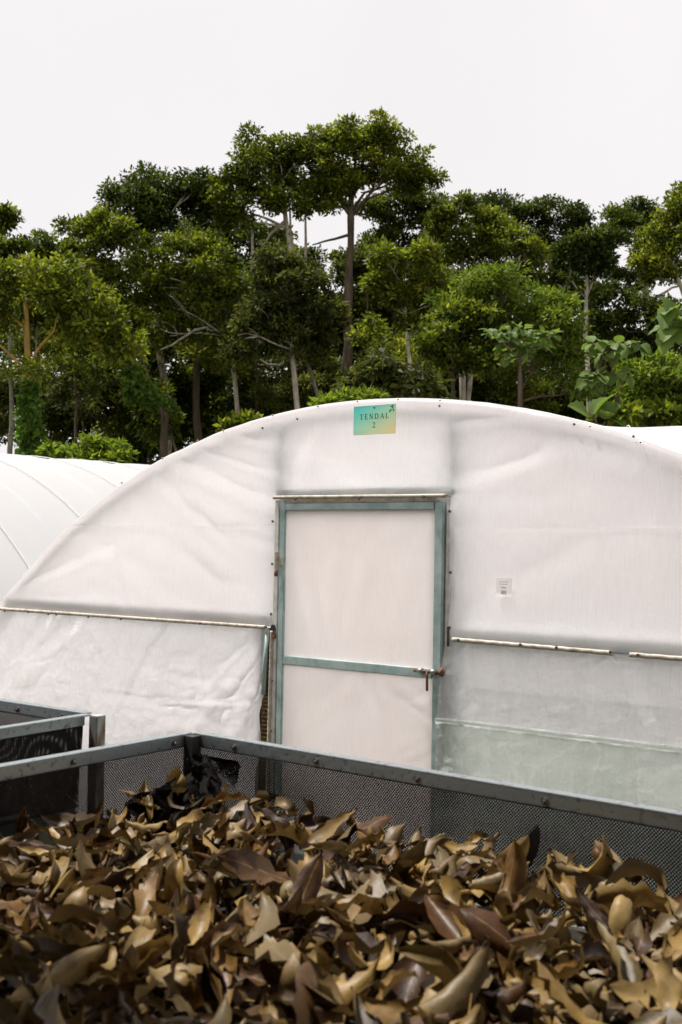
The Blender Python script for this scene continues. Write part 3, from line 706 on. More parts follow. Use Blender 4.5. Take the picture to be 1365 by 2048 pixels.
# ------------------------------------------------------------------ drying beds
RIM = 1.15
def net_panel(mb, P, na, nb, wid, skip=None):
    """diamond net on the surface P(i,j) -> point; strands cross at the grid's nodes"""
    for s in (1, -1):
        for j0 in range(-nb if s == 1 else 0, na if s == 1 else na + nb):
            for j in range(nb):
                i0 = j0 + j * s; i1 = i0 + s
                if min(i0, i1) < 0 or max(i0, i1) > na: continue
                a = P(i0, j); b_ = P(i1, j + 1)
                d = b_ - a; l = np.linalg.norm(d)
                n_ = np.cross(d / l, P.nrm); n_ = n_ / np.linalg.norm(n_) * wid / 2
                off = P.nrm * (.0006 * s)
                mb.add([a + n_ + off, a - n_ + off, b_ - n_ + off, b_ + n_ + off], [(0, 1, 2, 3)])
class Surf:
    def __init__(self, p0, p1, z0, z1, na, nb, disp, nrm):
        self.p0 = np.array(p0); self.p1 = np.array(p1); self.z0, self.z1, self.na, self.nb, self.disp, self.nrm = z0, z1, na, nb, disp, np.array(nrm, float)
    def __call__(self, i, j):
        u = i / self.na; v_ = j / self.nb
        q = self.p0 + (self.p1 - self.p0) * u
        L__ = np.linalg.norm(self.p1 - self.p0)
        d = self.disp(u * L__, v_)
        return np.array([q[0], q[1], self.z0 + (self.z1 - self.z0) * v_]) + self.nrm * d + np.array([0, 0, .012 * math.sin(u * L__ * 7) * v_])
def wav(a1, k1, a2, k2, ph):
    return lambda s, v_: (a1 * math.sin(k1 * s + 3 * v_ + ph) + a2 * math.sin(k2 * s - 5 * v_ + ph * 2)) * v_ + .01 * v_

def make_bed(name, x0, x1, y0, y1, label, net_z=.86, legs=((0, 0), (0, 1), (1, 0), (1, 1)), rails=('far', 'near', 'left', 'right'), inner=True):
    t = empty(name, (x0, y1, 0)); tag(t, label, 'drying bed', 'mesh drying beds')
    o = np.array([x0, y1, 0.])
    TT, HH = .005, .038
    def rail(a, b, outward):
        a = np.array(a) - o; b = np.array(b) - o; outward = np.array(outward, float)
        mb = MB()
        lo = np.minimum(a, b); hi = np.maximum(a, b)
        # vertical flange with the horizontal flange pointing outwards
        f0 = lo.copy(); f1 = hi.copy()
        for k in range(2):
            if outward[k] > 0: f1[k] = hi[k] + TT
            if outward[k] < 0: f0[k] = lo[k] - TT
        mb.box((f0[0], f0[1], RIM - HH), (f1[0], f1[1], RIM - TT))
        f0 = lo.copy(); f1 = hi.copy()
        for k in range(2):
            if outward[k] > 0: f1[k] = hi[k] + .034
            if outward[k] < 0: f0[k] = lo[k] - .034
        mb.box((f0[0], f0[1], RIM - TT), (f1[0], f1[1], RIM))
        return mb.build('rim_rail', M['steel'], t, bevel=.0012)
    rail((x0, y1, 0), (x1, y1, 0), (0, 1, 0)); rail((x0, y0, 0), (x1, y0, 0), (0, -1, 0))
    rail((x0, y0, 0), (x0, y1, 0), (-1, 0, 0)); rail((x1, y0, 0), (x1, y1, 0), (1, 0, 0))
    # legs of square tube at the corners and midway
    for lx, ly in legs:
        cx_ = x0 - .03 if lx == 0 else (x1 + .03 if lx == 1 else x0 + (x1 - x0) * lx); cy_ = (y0 - .03) if ly == 0 else y1 + .03
        cx_ -= o[0]; cy_ -= o[1]
        MB().box((cx_ - .019, cy_ - .019, 0), (cx_ + .019, cy_ + .019, RIM - .0065)).build('leg', M['leg_steel'], t, bevel=.002)
    # bearers under the net
    n = max(2, int((x1 - x0) / 1.2))
    for k in range(n + 1):
        xx = x0 + .05 + (x1 - x0 - .1) * k / n - o[0]
        MB().box((xx - .02, y0 - o[1], net_z - .05), (xx + .02, y1 - o[1], net_z - .012)).build('bearer', M['tube'], t)
    MB().box((x0 - o[0] + .006, y0 - o[1] + .006, net_z - .008), (x1 - o[0] - .006, y1 - o[1] - .006, net_z)).build('bed_net', M['net'], t)
    # net walls
    P12 = .0125
    for (a, b, nr, ph) in (((x0, y1), (x1, y1), (0, -1, 0), .3), ((x0, y0), (x0, y1), (1, 0, 0), 1.7), ((x1, y0), (x1, y1), (-1, 0, 0), 2.9), ((x0, y0), (x1, y0), (0, 1, 0), 4.1)):
        ln = math.hypot(b[0] - a[0], b[1] - a[1]); na = int(ln / P12 * 2) ; na = int(ln / .0078); nb = 30
        s = Surf(np.array([*a, 0]) - o + np.array(nr) * .003, np.array([*b, 0]) - o + np.array(nr) * .003, RIM - .034, net_z, na, nb, wav(.018, 6.5, .010, 17.0, ph), nr)
        mb = MB(); net_panel(mb, s, na, nb, .0039); mb.build('net_wall', M['net'], t)
    return t, o
def leg_mat():
    mt, N, L, out = newmat('rusting_zinc')
    p = N.new('ShaderNodeBsdfPrincipled')
    c, f_ = noise_ramp(N, L, 9, (0.16, 0.07, 0.03), (0.40, 0.41, 0.38), 0.40, 0.58, detail=6, mapping=(2, 2, .8))
    L.new(c, p.inputs['Base Color']); p.inputs['Roughness'].default_value = .55; p.inputs['Metallic'].default_value = .35
    L.new(bump(N, L, f_, .3, .004), p.inputs['Normal']); L.new(p.outputs[0], out.inputs['Surface']); return mt
M['leg_steel'] = leg_mat()
BX0, BX1, BY0, BY1 = -2.14, 2.6, .66, 2.345
bed1, o1 = make_bed('drying_bed', BX0, BX1, BY0, BY1, 'long drying bed with steel rim and black net walls full of brown leaves', legs=((0, 0), (0, 1), (.5, 0), (.5, 1), (1, 0), (1, 1)))
bed2, o2 = make_bed('drying_bed', -5.6, -2.645, .9, 2.385, 'drying bed at the left edge with a rust stained corner post')
BROT = -.045
bed1.rotation_euler = (0, 0, BROT)
# rim bolts (on the inner flange)
for px, py in ((470, 1500), (640, 1530), (848, 1568), (1107, 1615), (398, 1489)):
    q = on_y(px, py, BY1 - .004); bolt(q[0] - o1[0], BY1 - o1[1] - .001, RIM - .021, parent=bed1, s=1.0)
for px, py in ((350, 1490), (157, 1530)):
    d = ray(px, py); q = d * (BX0 / d[0]); bolt(.001, q[1] - o1[1], RIM - .021, parent=bed1, rot=(0, 0, R(90)), s=1.0)
for px in (35, 122):
    q = on_y(px, 1420, 2.385); bolt(q[0] - o2[0], -.001, RIM - .021, parent=bed2, s=1.1)
# net bunched up in the corner
mb = MB()
for k in range(6):
    r_ = np.random.default_rng(900 + k)
    c0 = np.array([BX0 + .03 + .012 * k, BY1 - .02 - .015 * k, 0]); an = -.2 - .22 * k + .1 * r_.normal()
    c1 = c0 + np.array([math.cos(an), math.sin(an), 0]) * r_.uniform(.16, .24)
    nr = np.array([-math.sin(an), math.cos(an), 0])
    q = r_.uniform(0, 9, 4)
    s = Surf(c0 - o1, c1 - o1, RIM - .05 - .012 * k, .90, 26, 26, lambda a, v_, q=q: .035 * fbm(np.array(a * 14 + q[0]), np.array(v_ * 3 + q[1]), 3).item() * 2 + .02 * math.sin(v_ * 6 + q[2]), nr)
    net_panel(mb, s, 26, 26, .0042)
mb.build('bunched_net', M['net'], bed1)
MB().box((BX0 - o1[0] + .001, BY1 - o1[1] - .034, .90), (BX0 - o1[0] + .034, BY1 - o1[1] - .001, RIM - .004)).build('corner_post', M['dark'], bed1)

# ------------------------------------------------------------------ unseen roof and back wall added to shade the beds
M['tin'] = simple('dull_tin_roof', (0.20, 0.19, 0.18), (0.30, 0.29, 0.27), 4, 0.6, 0.3, 0.2)
M['planks'] = simple('dark_boards', (0.06, 0.045, 0.03), (0.11, 0.085, 0.06), 3, 0.9, 0, 0.4, mapping=(6, 6, .5))
shade_shel = empty('shade_shelter', (0, 0, 0)); tag(shade_shel, 'unseen tin roof with posts and back wall, added to shade the drying beds', 'shade_shelter')
nx_ = 260; xs = np.linspace(-1.3, 5.0, nx_); ys_ = np.array([-2.6, 2.25])
V = np.array([[x, y, 3.25 + .02 * (y - 1.85) + .018 * math.sin(x * 2 * math.pi / .15)] for x in xs for y in ys_])
ix = np.arange(nx_ * 2).reshape(nx_, 2)
link_mesh('roof', np_mesh('roof', V, np.stack([ix[:-1, 0], ix[1:, 0], ix[1:, 1], ix[:-1, 1]], -1), True), M['tin'], shade_shel)  # out of view, added to cut the sky light over the leaves
xs2 = np.linspace(-4.6, -1.3, 120)
V = np.array([[x, y, 3.25 + .02 * (y - 1.85) + .018 * math.sin(x * 2 * math.pi / .15)] for x in xs2 for y in (-2.6, 1.05)])
ix = np.arange(240).reshape(120, 2)
link_mesh('roof', np_mesh('roof', V, np.stack([ix[:-1, 0], ix[1:, 0], ix[1:, 1], ix[:-1, 1]], -1), True), M['tin'], shade_shel)  # second unseen sheet, added to shade the near edge of the bed
for x in (-4.4, 4.8):
    for y in (-2.4, .1):
        MB().box((x - .04, y - .04, 0), (x + .04, y + .04, 3.16)).build('post', M['tube'], shade_shel)
MB().box((-4.6, -2.52, 0), (5.0, -2.46, 3.10)).build('shade_wall', M['planks'], shade_shel)  # unseen wall added to block sky light from behind the camera
for y in (-2.4, .1):
    MB().box((-4.35, y - .03, 3.10), (4.75, y + .03, 3.16)).build('beam', M['tube'], shade_shel)

# ------------------------------------------------------------------ dry leaves
def dry_leaf_mesh(k):
    r_ = np.random.default_rng(100 + k)
    Lh = r_.uniform(.135, .205); Wd = Lh * r_.uniform(.38, .52)
    nu, nv = 10, 7
    u = np.linspace(0, 1, nu); vv = np.linspace(-1, 1, nv)
    prof = np.sin(np.pi * u ** r_.uniform(.85, 1.1)) ** .8 * (1 - .25 * u)
    prof[0] = .03; prof[-1] = .0
    U, Vv = np.meshgrid(u, vv, indexing='ij')
    wdt = prof[:, None] * Wd / 2
    # curl along the length: integrate a bending angle
    k_len = r_.normal(0, 1.5); k_end = r_.normal(0, 2.2)
    th = (k_len * u + k_end * u ** 3); th -= th[nu // 2]
    ds = Lh / (nu - 1)
    cx_ = np.concatenate([[0], np.cumsum(np.cos((th[1:] + th[:-1]) / 2) * ds)]); cz_ = np.concatenate([[0], np.cumsum(np.sin((th[1:] + th[:-1]) / 2) * ds)])
    cx_ -= cx_[nu // 2]; cz_ -= cz_[nu // 2]
    fold = r_.uniform(.0, .45) * (1 if r_.random() < .75 else -.8)     # trough about the midrib
    roll = r_.uniform(.3, 1.9) * (1 if r_.random() < .65 else -1) ; tw = r_.normal(0, .9); asym = r_.normal(0, .5)
    wav_a = r_.uniform(.002, .012); wav_k = r_.uniform(10, 22); ph = r_.uniform(0, 6)
    tang = np.stack([np.cos(th), 0 * th, np.sin(th)], -1); nor = np.stack([-np.sin(th), 0 * th, np.cos(th)], -1)
    V = np.zeros((nu, nv, 3))
    for i in range(nu):
        for j in range(nv):
            hw_ = wdt[i, 0] + 1e-6; phi = roll + asym * vv[j] * .4
            if abs(phi) < .05: phi = .05
            y = hw_ / phi * math.sin(phi * vv[j]); z = hw_ / phi * (1 - math.cos(phi * vv[j]))
            ya = y * math.cos(fold) ; z += abs(y) * math.sin(fold); y = ya
            z += wav_a * math.sin(wav_k * u[i] * 2 + ph + vv[j]) * abs(vv[j])
            a = tw * (u[i] - .5)
            y, z = y * math.cos(a) - z * math.sin(a), y * math.sin(a) + z * math.cos(a)
            V[i, j] = np.array([cx_[i], 0, cz_[i]]) + np.array([0, 1, 0]) * y + nor[i] * z
    idx = np.arange(nu * nv).reshape(nu, nv)
    fcs = np.stack([idx[:-1, :-1], idx[1:, :-1], idx[1:, 1:], idx[:-1, 1:]], -1).reshape(-1, 4)
    uvs = np.stack([U, Vv * .5 + .5], -1).reshape(-1, 2)
    V += r_.normal(0, .0011, V.shape) * np.array([.6, .6, 1.3])
    return V.reshape(-1, 3), fcs, uvs
NV = 48
LV = [dry_leaf_mesh(k) for k in range(NV)]
def set_uv(me, faces, uvs):
    l = me.uv_layers.new(name='leaf_uv'); l.data.foreach_set('uv', np.asarray(uvs[faces.ravel()], dtype=np.float32).ravel())
LM = []
for k, (v, f, uvs) in enumerate(LV):
    me = np_mesh('dry_leaf', v, f, True); set_uv(me, f, uvs); me.materials.append(M['dry_leaf']); LM.append(me)
def pile_z(x, y):
    return .952 + .045 * np.clip((np.asarray(x) + 1.9) / 1.2, 0, 1) + .028 * fbm(np.asarray(x) * 2.2 + 5, np.asarray(y) * 2.2) + .012 * np.clip((BY1 - y) * 1.0, 0, 1) + .025 * np.exp(-(x - BX0) / .35)
def rot_matrix(yaw, pitch, roll):
    return (Matrix.Rotation(yaw, 3, 'Z') @ Matrix.Rotation(pitch, 3, 'Y') @ Matrix.Rotation(roll, 3, 'X'))
def in_bed(x, y):
    ca, sa = math.cos(BROT), math.sin(BROT); dx, dy = x - BX0, y - BY1
    return BX0 + dx * ca - dy * sa, BY1 + dx * sa + dy * ca
def project(p):
    q = np.array(p) - np.array([0, 0, EYE]); d = q @ fw
    return CX + F_PX * (q @ rt) / d, CY - F_PX * (q @ up) / d, d
leaves = []
lr = random.Random(11)
N_TOP, N_LOW = 3100, 2100
for i in range(N_TOP + N_LOW):
    top = i < N_TOP
    x = lr.uniform(BX0 + .03, BX1 - .05); y = lr.uniform(BY0 + .05, BY1 - .04)
    z = float(pile_z(x, y)) + (lr.uniform(-.045, .045) if top else lr.uniform(-.095, -.055))
    tilt = .42 if top else .25
    leaves.append((x, y, z, lr.uniform(0, 6.283), lr.gauss(0, tilt), lr.gauss(0, tilt) + (math.pi if lr.random() < .4 else 0), lr.uniform(.52, 1.04), lr.randrange(NV), top))
# the leaves that show largest become things of their own
cand = []
for i, lf in enumerate(leaves):
    px, py, d = project((*in_bed(lf[0], lf[1]), lf[2]))
    if -20 < px < 1385 and py < 2075 and lf[8]:
        hgt = lf[2] - float(pile_z(lf[0], lf[1]))
        cand.append((hgt * 30 + 1.2 / d, i))
cand.sort(reverse=True)
chosen = set(i for _, i in cand[:296])
for i in sorted(chosen):
    x, y, z, a, b, c, s, k, _t = leaves[i]; x, y = in_bed(x, y)
    o = bpy.data.objects.new('dry_leaf', LM[k]); col.objects.link(o)
    o.matrix_world = Matrix.Translation((x, y, z)) @ rot_matrix(a, b, c).to_4x4() @ Matrix.Scale(s, 4)
    tag(o, 'curled dry brown leaf lying on top of the leaf layer in the drying bed', 'leaf', 'dry leaves on top of the drying bed')
vs_, fs, us, ts, off = [], [], [], [], 0
for i, (x, y, z, a, b, c, s, k, _t) in enumerate(leaves):
    if i in chosen: continue
    v, f, uvs = LV[k]; x, y = in_bed(x, y)
    m3 = np.array(rot_matrix(a, b, c)) * s
    vs_.append(v @ m3.T + np.array([x, y, z])); fs.append(f + off); us.append(uvs); ts.append(np.full(len(f), lr.random())); off += len(v)
vs_ = np.concatenate(vs_); fs = np.concatenate(fs); us = np.concatenate(us); ts = np.concatenate(ts)
me = np_mesh('leaf_layer', vs_, fs, True); set_uv(me, fs, us)
at = me.attributes.new('tint', 'FLOAT', 'FACE'); at.data.foreach_set('value', ts.astype(np.float32))
o = link_mesh('leaf_layer', me, M['dry_leaf'])
tag(o, 'thick layer of dried brown leaves filling the drying bed', 'leaves', kind='stuff')

# a few singled-out leaves
def hero_leaf(px, py, z, yaw, pitch, roll, s, k, label):
    p = on_z(px, py, z)
    o = bpy.data.objects.new('dry_leaf', LM[k]); col.objects.link(o)
    o.matrix_world = Matrix.Translation(p) @ rot_matrix(yaw, pitch, roll).to_4x4() @ Matrix.Scale(s, 4)
    tag(o, label, 'leaf', 'dry leaves on top of the drying bed')
hero_leaf(700, 1965, 1.06, YAW + .25, -.35, .35, .85, 3, 'broad pale tan leaf arching up at the bottom centre')
hero_leaf(1230, 1920, 1.05, YAW + 1.9, -.5, .5, .85, 8, 'grey brown leaf standing on edge at the lower right')
hero_leaf(1062, 1690, 1.02, YAW + .3, -1.2, .9, .62, 5, 'dark narrow leaf tip standing upright against the far net')
hero_leaf(455, 1600, 1.06, YAW + .1, -.12, .3, .9, 11, 'flat golden leaf lying at the far corner of the bed')

# ------------------------------------------------------------------ vegetation
class Leaves:
    """collects rhombic leaf faces"""
    def __init__(self): self.p = []; self.d = []; self.n = []; self.l = []; self.w = []; self.t = []
    def tufts(self, cen, rad, n_per, ll, ratio, r_, upb=.55, tint0=None, droop=0.0):
        """cen (k,3) tuft centres with radius rad"""
        k = len(cen); n = k * n_per
        c = np.repeat(cen, n_per, 0)
        dirs = r_.normal(size=(n, 3)); dirs[:, 2] = dirs[:, 2] * .8 + .25
        dirs /= np.linalg.norm(dirs, axis=1, keepdims=True)
        rr = np.repeat(np.broadcast_to(rad, (k,)), n_per)
        pos = c + dirs * (rr * r_.random(n) ** .5)[:, None] * np.array([1, 1, .72])
        ax = dirs + r_.normal(size=(n, 3)) * .6; ax[:, 2] -= droop
        ax /= np.linalg.norm(ax, axis=1, keepdims=True)
        nr = r_.normal(size=(n, 3)) * .55 + dirs * .35 + np.array([0, 0, upb])
        nr -= ax * np.sum(nr * ax, 1, keepdims=True); nr /= np.linalg.norm(nr, axis=1, keepdims=True)
        L_ = ll * r_.uniform(.7, 1.25, n)
        t0 = np.repeat(r_.uniform(.0, .8, k) if tint0 is None else np.broadcast_to(tint0, (k,)), n_per)
        self.p.append(pos); self.d.append(ax); self.n.append(nr); self.l.append(L_); self.w.append(L_ * ratio); self.t.append(np.clip(t0 + r_.normal(0, .13, n), 0, 1))
    def build(self, name, mat, parent):
        p = np.concatenate(self.p); d = np.concatenate(self.d); n = np.concatenate(self.n); l = np.concatenate(self.l)[:, None]; w_ = np.concatenate(self.w)[:, None]; t = np.concatenate(self.t)
        s = np.cross(n, d)
        mid = p + d * l * .45
        V = np.stack([p, mid + s * w_ * .5 + n * w_ * .18, p + d * l - n * l * .08, mid - s * w_ * .5 + n * w_ * .18], 1).reshape(-1, 3)
        me = np_mesh(name, V, np.arange(len(V)).reshape(-1, 4))
        at = me.attributes.new('tint', 'FLOAT', 'FACE'); at.data.foreach_set('value', t.astype(np.float32))
        Leaves.total += len(t)
        return link_mesh(name, me, mat, parent)
Leaves.total = 0

def curve_pts(a, b, n, bend, r_):
    a = np.array(a, float); b = np.array(b, float); t = np.linspace(0, 1, n)[:, None]
    l = np.linalg.norm(b - a); off = r_.normal(size=3) * bend * l; off2 = r_.normal(size=3) * bend * .4 * l
    return a + (b - a) * t + off * (t * (1 - t)) * 2 + off2 * np.sin(t * np.pi * 2) * .5

def tree(name, label, depth, trunk, clumps, fol, bark, group, leaf=.145, trunk_r=.13, dens=1.0, seed=0, ratio=.5, tuft=.34, limbs=None, upb=.55, cat='tree', per=46, droop=0.0, trunk_w=None, limb_k=.5, no_limbs=False, hang=True):
    """trunk: pixel polyline from the lowest visible point to the crown; clumps: (x, y, rx, ry) pixels of the photograph at this depth"""
    r_ = np.random.default_rng(seed)
    pts = [W(x, y, depth) for x, y in trunk]
    base = pts[0].copy(); gz = terrain(base[0], base[1]) - .05
    low = np.array([base[0] + .1 * r_.normal(), base[1] + .1 * r_.normal(), gz])
    pts = [low] + pts if base[2] > gz + .2 else pts
    root = empty(name, (low[0], low[1], gz)); o = np.array([low[0], low[1], gz])
    tag(root, label, cat, group)
    ppm = F_PX / depth
    C = []; C2 = []
    for x, y, rx, ry in clumps:
        rx, ry = rx * .88, ry * .88
        c = W(x, y + (9 if cat == 'tree' else 0), depth) + fw * r_.normal() * .35 * (rx / ppm); C.append((c, np.array([rx / ppm, rx / ppm * .8, ry / ppm])))
    for c, r3 in list(C):
        for _k in range(4):
            dr = r_.normal(size=3); dr[2] = dr[2] * .7 - .25; dr /= np.linalg.norm(dr)
            f_ = r_.uniform(.16, .4); C2.append((c + dr * r3 * r_.uniform(.8, 1.4), r3 * f_ * np.array([1, 1, r_.uniform(.8, 1.2)])))
    if group == TG and hang:
        xm = np.mean([q[0] for q in clumps]); sx = np.std([q[0] for q in clumps]) + 20; yb = max(q[1] + q[3] for q in clumps)
        for _k in range(9):          # thinner foliage hanging below and behind the crown
            px_ = xm + r_.normal() * sx * 1.1; py_ = yb + r_.uniform(-50, 110)
            rr_ = r_.uniform(20, 40) / ppm
            C2.append((W(px_, py_, depth) + fw * r_.uniform(1.4, 3.6), np.array([rr_, rr_, rr_ * r_.uniform(.6, 1.1)])))
    if cat == 'tree':
        for _k in range(2):          # sprouts along the upper stem
            i0 = r_.integers(0, len(pts) - 1); q = pts[i0] + (pts[i0 + 1] - pts[i0]) * r_.uniform(.4 if i0 == 0 else 0, 1)
            C2.append((q + r_.normal(size=3) * .45, np.array([.45, .45, .35]) * r_.uniform(.5, 1.1)))
    # trunk with limbs to the clumps
    mb = MB()
    P = []
    for a, b_ in zip(pts[:-1], pts[1:]):
        seg = curve_pts(a, b_, 6, .03, r_); P += list(seg[:-1])
    P.append(pts[-1]); P = np.array(P)
    rr = np.linspace(trunk_r, trunk_r * .45, len(P)) * (1 + .08 * r_.normal(size=len(P))); rr[0] *= 1.25
    mb.tube(P - o, list(rr), 9)
    if not no_limbs:
        nb_ = len(P)
        for c, r3 in C:
            j = r_.integers(int(nb_ * .62), nb_)
            # keep limbs rising from below their clump
            cand_ = [i for i in range(int(nb_ * .45), nb_) if P[i][2] < c[2] - .2]
            if cand_: j = cand_[-1] if r_.random() < .6 else cand_[r_.integers(0, len(cand_))] if len(cand_) < 5 else cand_[r_.integers(len(cand_) - 4, len(cand_))]
            q = curve_pts(P[j], c - np.array([0, 0, r3[2] * .3]), 7, .13, r_)
            mb.tube(q - o, list(np.linspace(min(rr[j] * .5, .055), .012, 7)), 6)
            for _k in range(3):
                e = c + r_.normal(size=3) * r3 * .55
                q2 = curve_pts(q[4], e, 4, .15, r_); mb.tube(q2 - o, list(np.linspace(.022, .008, 4)), 5)
    for lm in (limbs or []):
        lp = [W(x, y, depth) for x, y in lm]; S = []
        for a, b_ in zip(lp[:-1], lp[1:]): S += list(curve_pts(a, b_, 5, .03, r_)[:-1])
        S.append(lp[-1]); S = np.array(S)
        mb.tube(S - o, list(np.linspace(trunk_r * limb_k, trunk_r * limb_k * .4, len(S))), 7)
    mb.build('trunk', M[bark], root, True)
    lv = Leaves()
    for c, r3 in C + C2:
        area = r3[0] * r3[2] * math.pi
        k = max(4, int(dens * area / (tuft ** 2) * 2.7))
        dr = r_.normal(size=(k, 3)); dr[:, 2] = np.where((dr[:, 2] < -.3) & (r_.random(k) < .55), -dr[:, 2] * .7, dr[:, 2]); dr /= np.linalg.norm(dr, axis=1, keepdims=True)
        fac = np.where(r_.random(k) < .72, r_.uniform(.72, 1.08, k), r_.uniform(.2, .75, k))
        cen = c - o + dr * r3 * fac[:, None]
        # uneven growth: whole patches of twigs are missing
        q_ = cen * (1.9 if cat == 'tree' else 2.6) + seed * 3.7
        nz_ = np.sin(q_[:, 0] * 1.3 + 1.7 * np.sin(q_[:, 2] * 1.1)) + np.sin(q_[:, 1] * 1.5 + 1.3 * np.sin(q_[:, 0] * .9)) + np.sin(q_[:, 2] * 2.1 + q_[:, 1] * .7)
        keep = nz_ > -.55 + .5 * r_.normal(size=k) * .6
        if keep.sum() > 3: cen = cen[keep]; k = len(cen)
        lv.tufts(cen, tuft * r_.uniform(.55, 1.15, k), per, leaf, ratio, r_, upb=upb, droop=droop)
    lv.build('crown', M[fol], root)
    return root

TG = 'forest trees behind the tunnels'
BG = 'shrubs at the edge of the forest'
D = 31.0
# left side
tree('tree', 'tree with golden yellow trunk and vine clad foot at the left edge', 23, [(52, 925), (60, 760), (52, 600)],
     [(115, 550, 75, 30), (45, 565, 55, 34), (175, 590, 55, 36), (105, 590, 60, 22), (215, 640, 40, 35), (10, 620, 35, 30), (150, 640, 45, 28), (250, 690, 40, 30)], 'fol_mid', 'bark_gold', TG, trunk_r=.12, seed=1, no_limbs=True, limb_k=.34, hang=False,
     limbs=[[(54, 742), (28, 716), (0, 690), (-40, 660)], [(62, 735), (72, 705), (92, 680), (108, 662), (118, 625)], [(50, 655), (30, 640), (0, 610), (-20, 590)]])
tree('tree', 'tree cut by the left edge with its crown against the sky', 28, [(20, 900), (22, 640), (15, 540)],
     [(8, 435, 22, 24), (12, 495, 42, 40), (62, 500, 42, 38), (20, 560, 40, 40), (75, 560, 35, 30), (-30, 520, 40, 60)], 'fol_mid', 'bark_grey', TG, trunk_r=.07, seed=2, no_limbs=True)
tree('tree', 'round crowned tree left of the leaning vine covered trunk', 30, [(330, 830), (262, 740), (185, 630), (150, 540)],
     [(150, 462, 60, 34), (205, 455, 38, 32), (215, 500, 50, 40), (110, 490, 35, 30), (245, 470, 30, 35), (165, 540, 60, 30), (225, 560, 35, 35)], 'fol_mid', 'bark_dark', TG, trunk_r=.13, seed=3)
tree('tree', 'tree with a high dark rounded crown left of centre', 34, [(338, 800), (318, 700), (310, 610), (300, 480)],
     [(262, 365, 42, 30), (300, 360, 40, 28), (235, 395, 30, 34), (340, 385, 50, 34), (290, 410, 60, 40), (370, 400, 50, 45), (410, 370, 45, 32), (330, 450, 70, 42), (260, 450, 45, 35), (425, 420, 45, 40)], 'fol_dark', 'bark_pale', TG, trunk_r=.15, seed=4)
tree('tree', 'tree with a pale slim trunk left of the arch shoulder', 30, [(480, 860), (470, 760), (452, 620), (440, 560)],
     [(345, 555, 60, 40), (420, 540, 65, 45), (375, 610, 70, 40), (470, 580, 55, 45), (300, 590, 45, 40), (440, 640, 55, 35), (330, 500, 60, 40), (405, 490, 60, 40), (320, 640, 50, 30)], 'fol_mid', 'bark_pale', TG, trunk_r=.095, seed=5,
     limbs=[[(455, 640), (390, 660), (345, 690), (320, 700)]])
tree('tree', 'tall tree with twin upper stems left of the highest crown', 33, [(600, 640), (585, 540), (572, 440), (560, 370)],
     [(505, 305, 42, 32), (555, 300, 48, 32), (480, 350, 42, 36), (540, 350, 55, 36), (600, 300, 45, 36), (595, 350, 45, 36), (445, 375, 40, 35), (505, 395, 50, 32), (465, 420, 40, 35), (560, 395, 35, 22), (610, 395, 30, 25)], 'fol_mid', 'bark_pale', TG, trunk_r=.12, seed=6, hang=False,
     limbs=[[(590, 560), (582, 470), (578, 400)], [(612, 580), (612, 480), (610, 400)], [(505, 560), (505, 480), (507, 420)], [(570, 455), (540, 440), (500, 425)], [(574, 440), (540, 470), (520, 500)]])
tree('tree', 'tallest tree with a thick dark trunk and a wide umbrella crown', 33, [(693, 735), (697, 620), (702, 500), (703, 390)],
     [(650, 300, 42, 34), (690, 270, 46, 32), (735, 275, 45, 35), (775, 275, 45, 36), (700, 320, 55, 34), (805, 320, 42, 36), (760, 325, 45, 34), (640, 345, 40, 34), (690, 360, 42, 26), (845, 352, 34, 22), (660, 385, 38, 24), (820, 350, 30, 20), (630, 275, 32, 28)], 'fol_mid', 'bark_dark', TG, trunk_r=.19, seed=7, hang=False, limb_k=.26,
     limbs=[[(704, 420), (730, 385), (775, 370), (810, 350)], [(703, 420), (680, 390), (650, 370)], [(697, 470), (660, 480), (625, 490)]])
tree('tree', 'dense tree right behind the thick dark trunk', 37, [(790, 760), (785, 600), (790, 500)],
     [(790, 410, 50, 36), (840, 410, 45, 40), (760, 440, 50, 40), (820, 460, 60, 42), (870, 440, 42, 40), (740, 490, 42, 40), (790, 510, 60, 40), (860, 500, 50, 40), (715, 540, 40, 40), (690, 530, 24, 30)], 'fol_dark', 'bark_dark', TG, trunk_r=.16, seed=8)
tree('tree', 'tree with a level crown just right of the tallest one', 34, [(925, 720), (922, 600), (925, 490)],
     [(905, 425, 42, 28), (950, 430, 46, 28), (1000, 440, 45, 28), (880, 465, 42, 35), (940, 470, 55, 30), (1010, 475, 50, 30), (1055, 490, 32, 26), (900, 505, 50, 32), (970, 505, 45, 28)], 'fol_mid', 'bark_pale', TG, trunk_r=.13, seed=9)
tree('tree', 'far spreading tree with a forked pale trunk right of centre', 40, [(1060, 640), (1078, 575), (1115, 510), (1130, 470)],
     [(985, 405, 38, 22), (1035, 405, 46, 24), (1090, 412, 46, 26), (1140, 425, 34, 34), (1060, 440, 50, 25), (1115, 455, 42, 26), (1100, 490, 40, 22), (1160, 465, 24, 24)], 'fol_dark', 'bark_pale', TG, trunk_r=.14, seed=10, hang=False,
     limbs=[[(1075, 590), (1085, 540), (1082, 500)]])
tree('tree', 'slender tree with a thin white stem and a small open crown', 31, [(1171, 665), (1174, 580), (1174, 500), (1176, 460)],
     [(1150, 487, 36, 20), (1195, 470, 36, 24), (1180, 500, 34, 18), (1215, 495, 28, 16), (1140, 515, 24, 12), (1195, 525, 24, 10)], 'fol_dark', 'bark_pale', TG, trunk_r=.075, seed=11, hang=False, dens=.8)
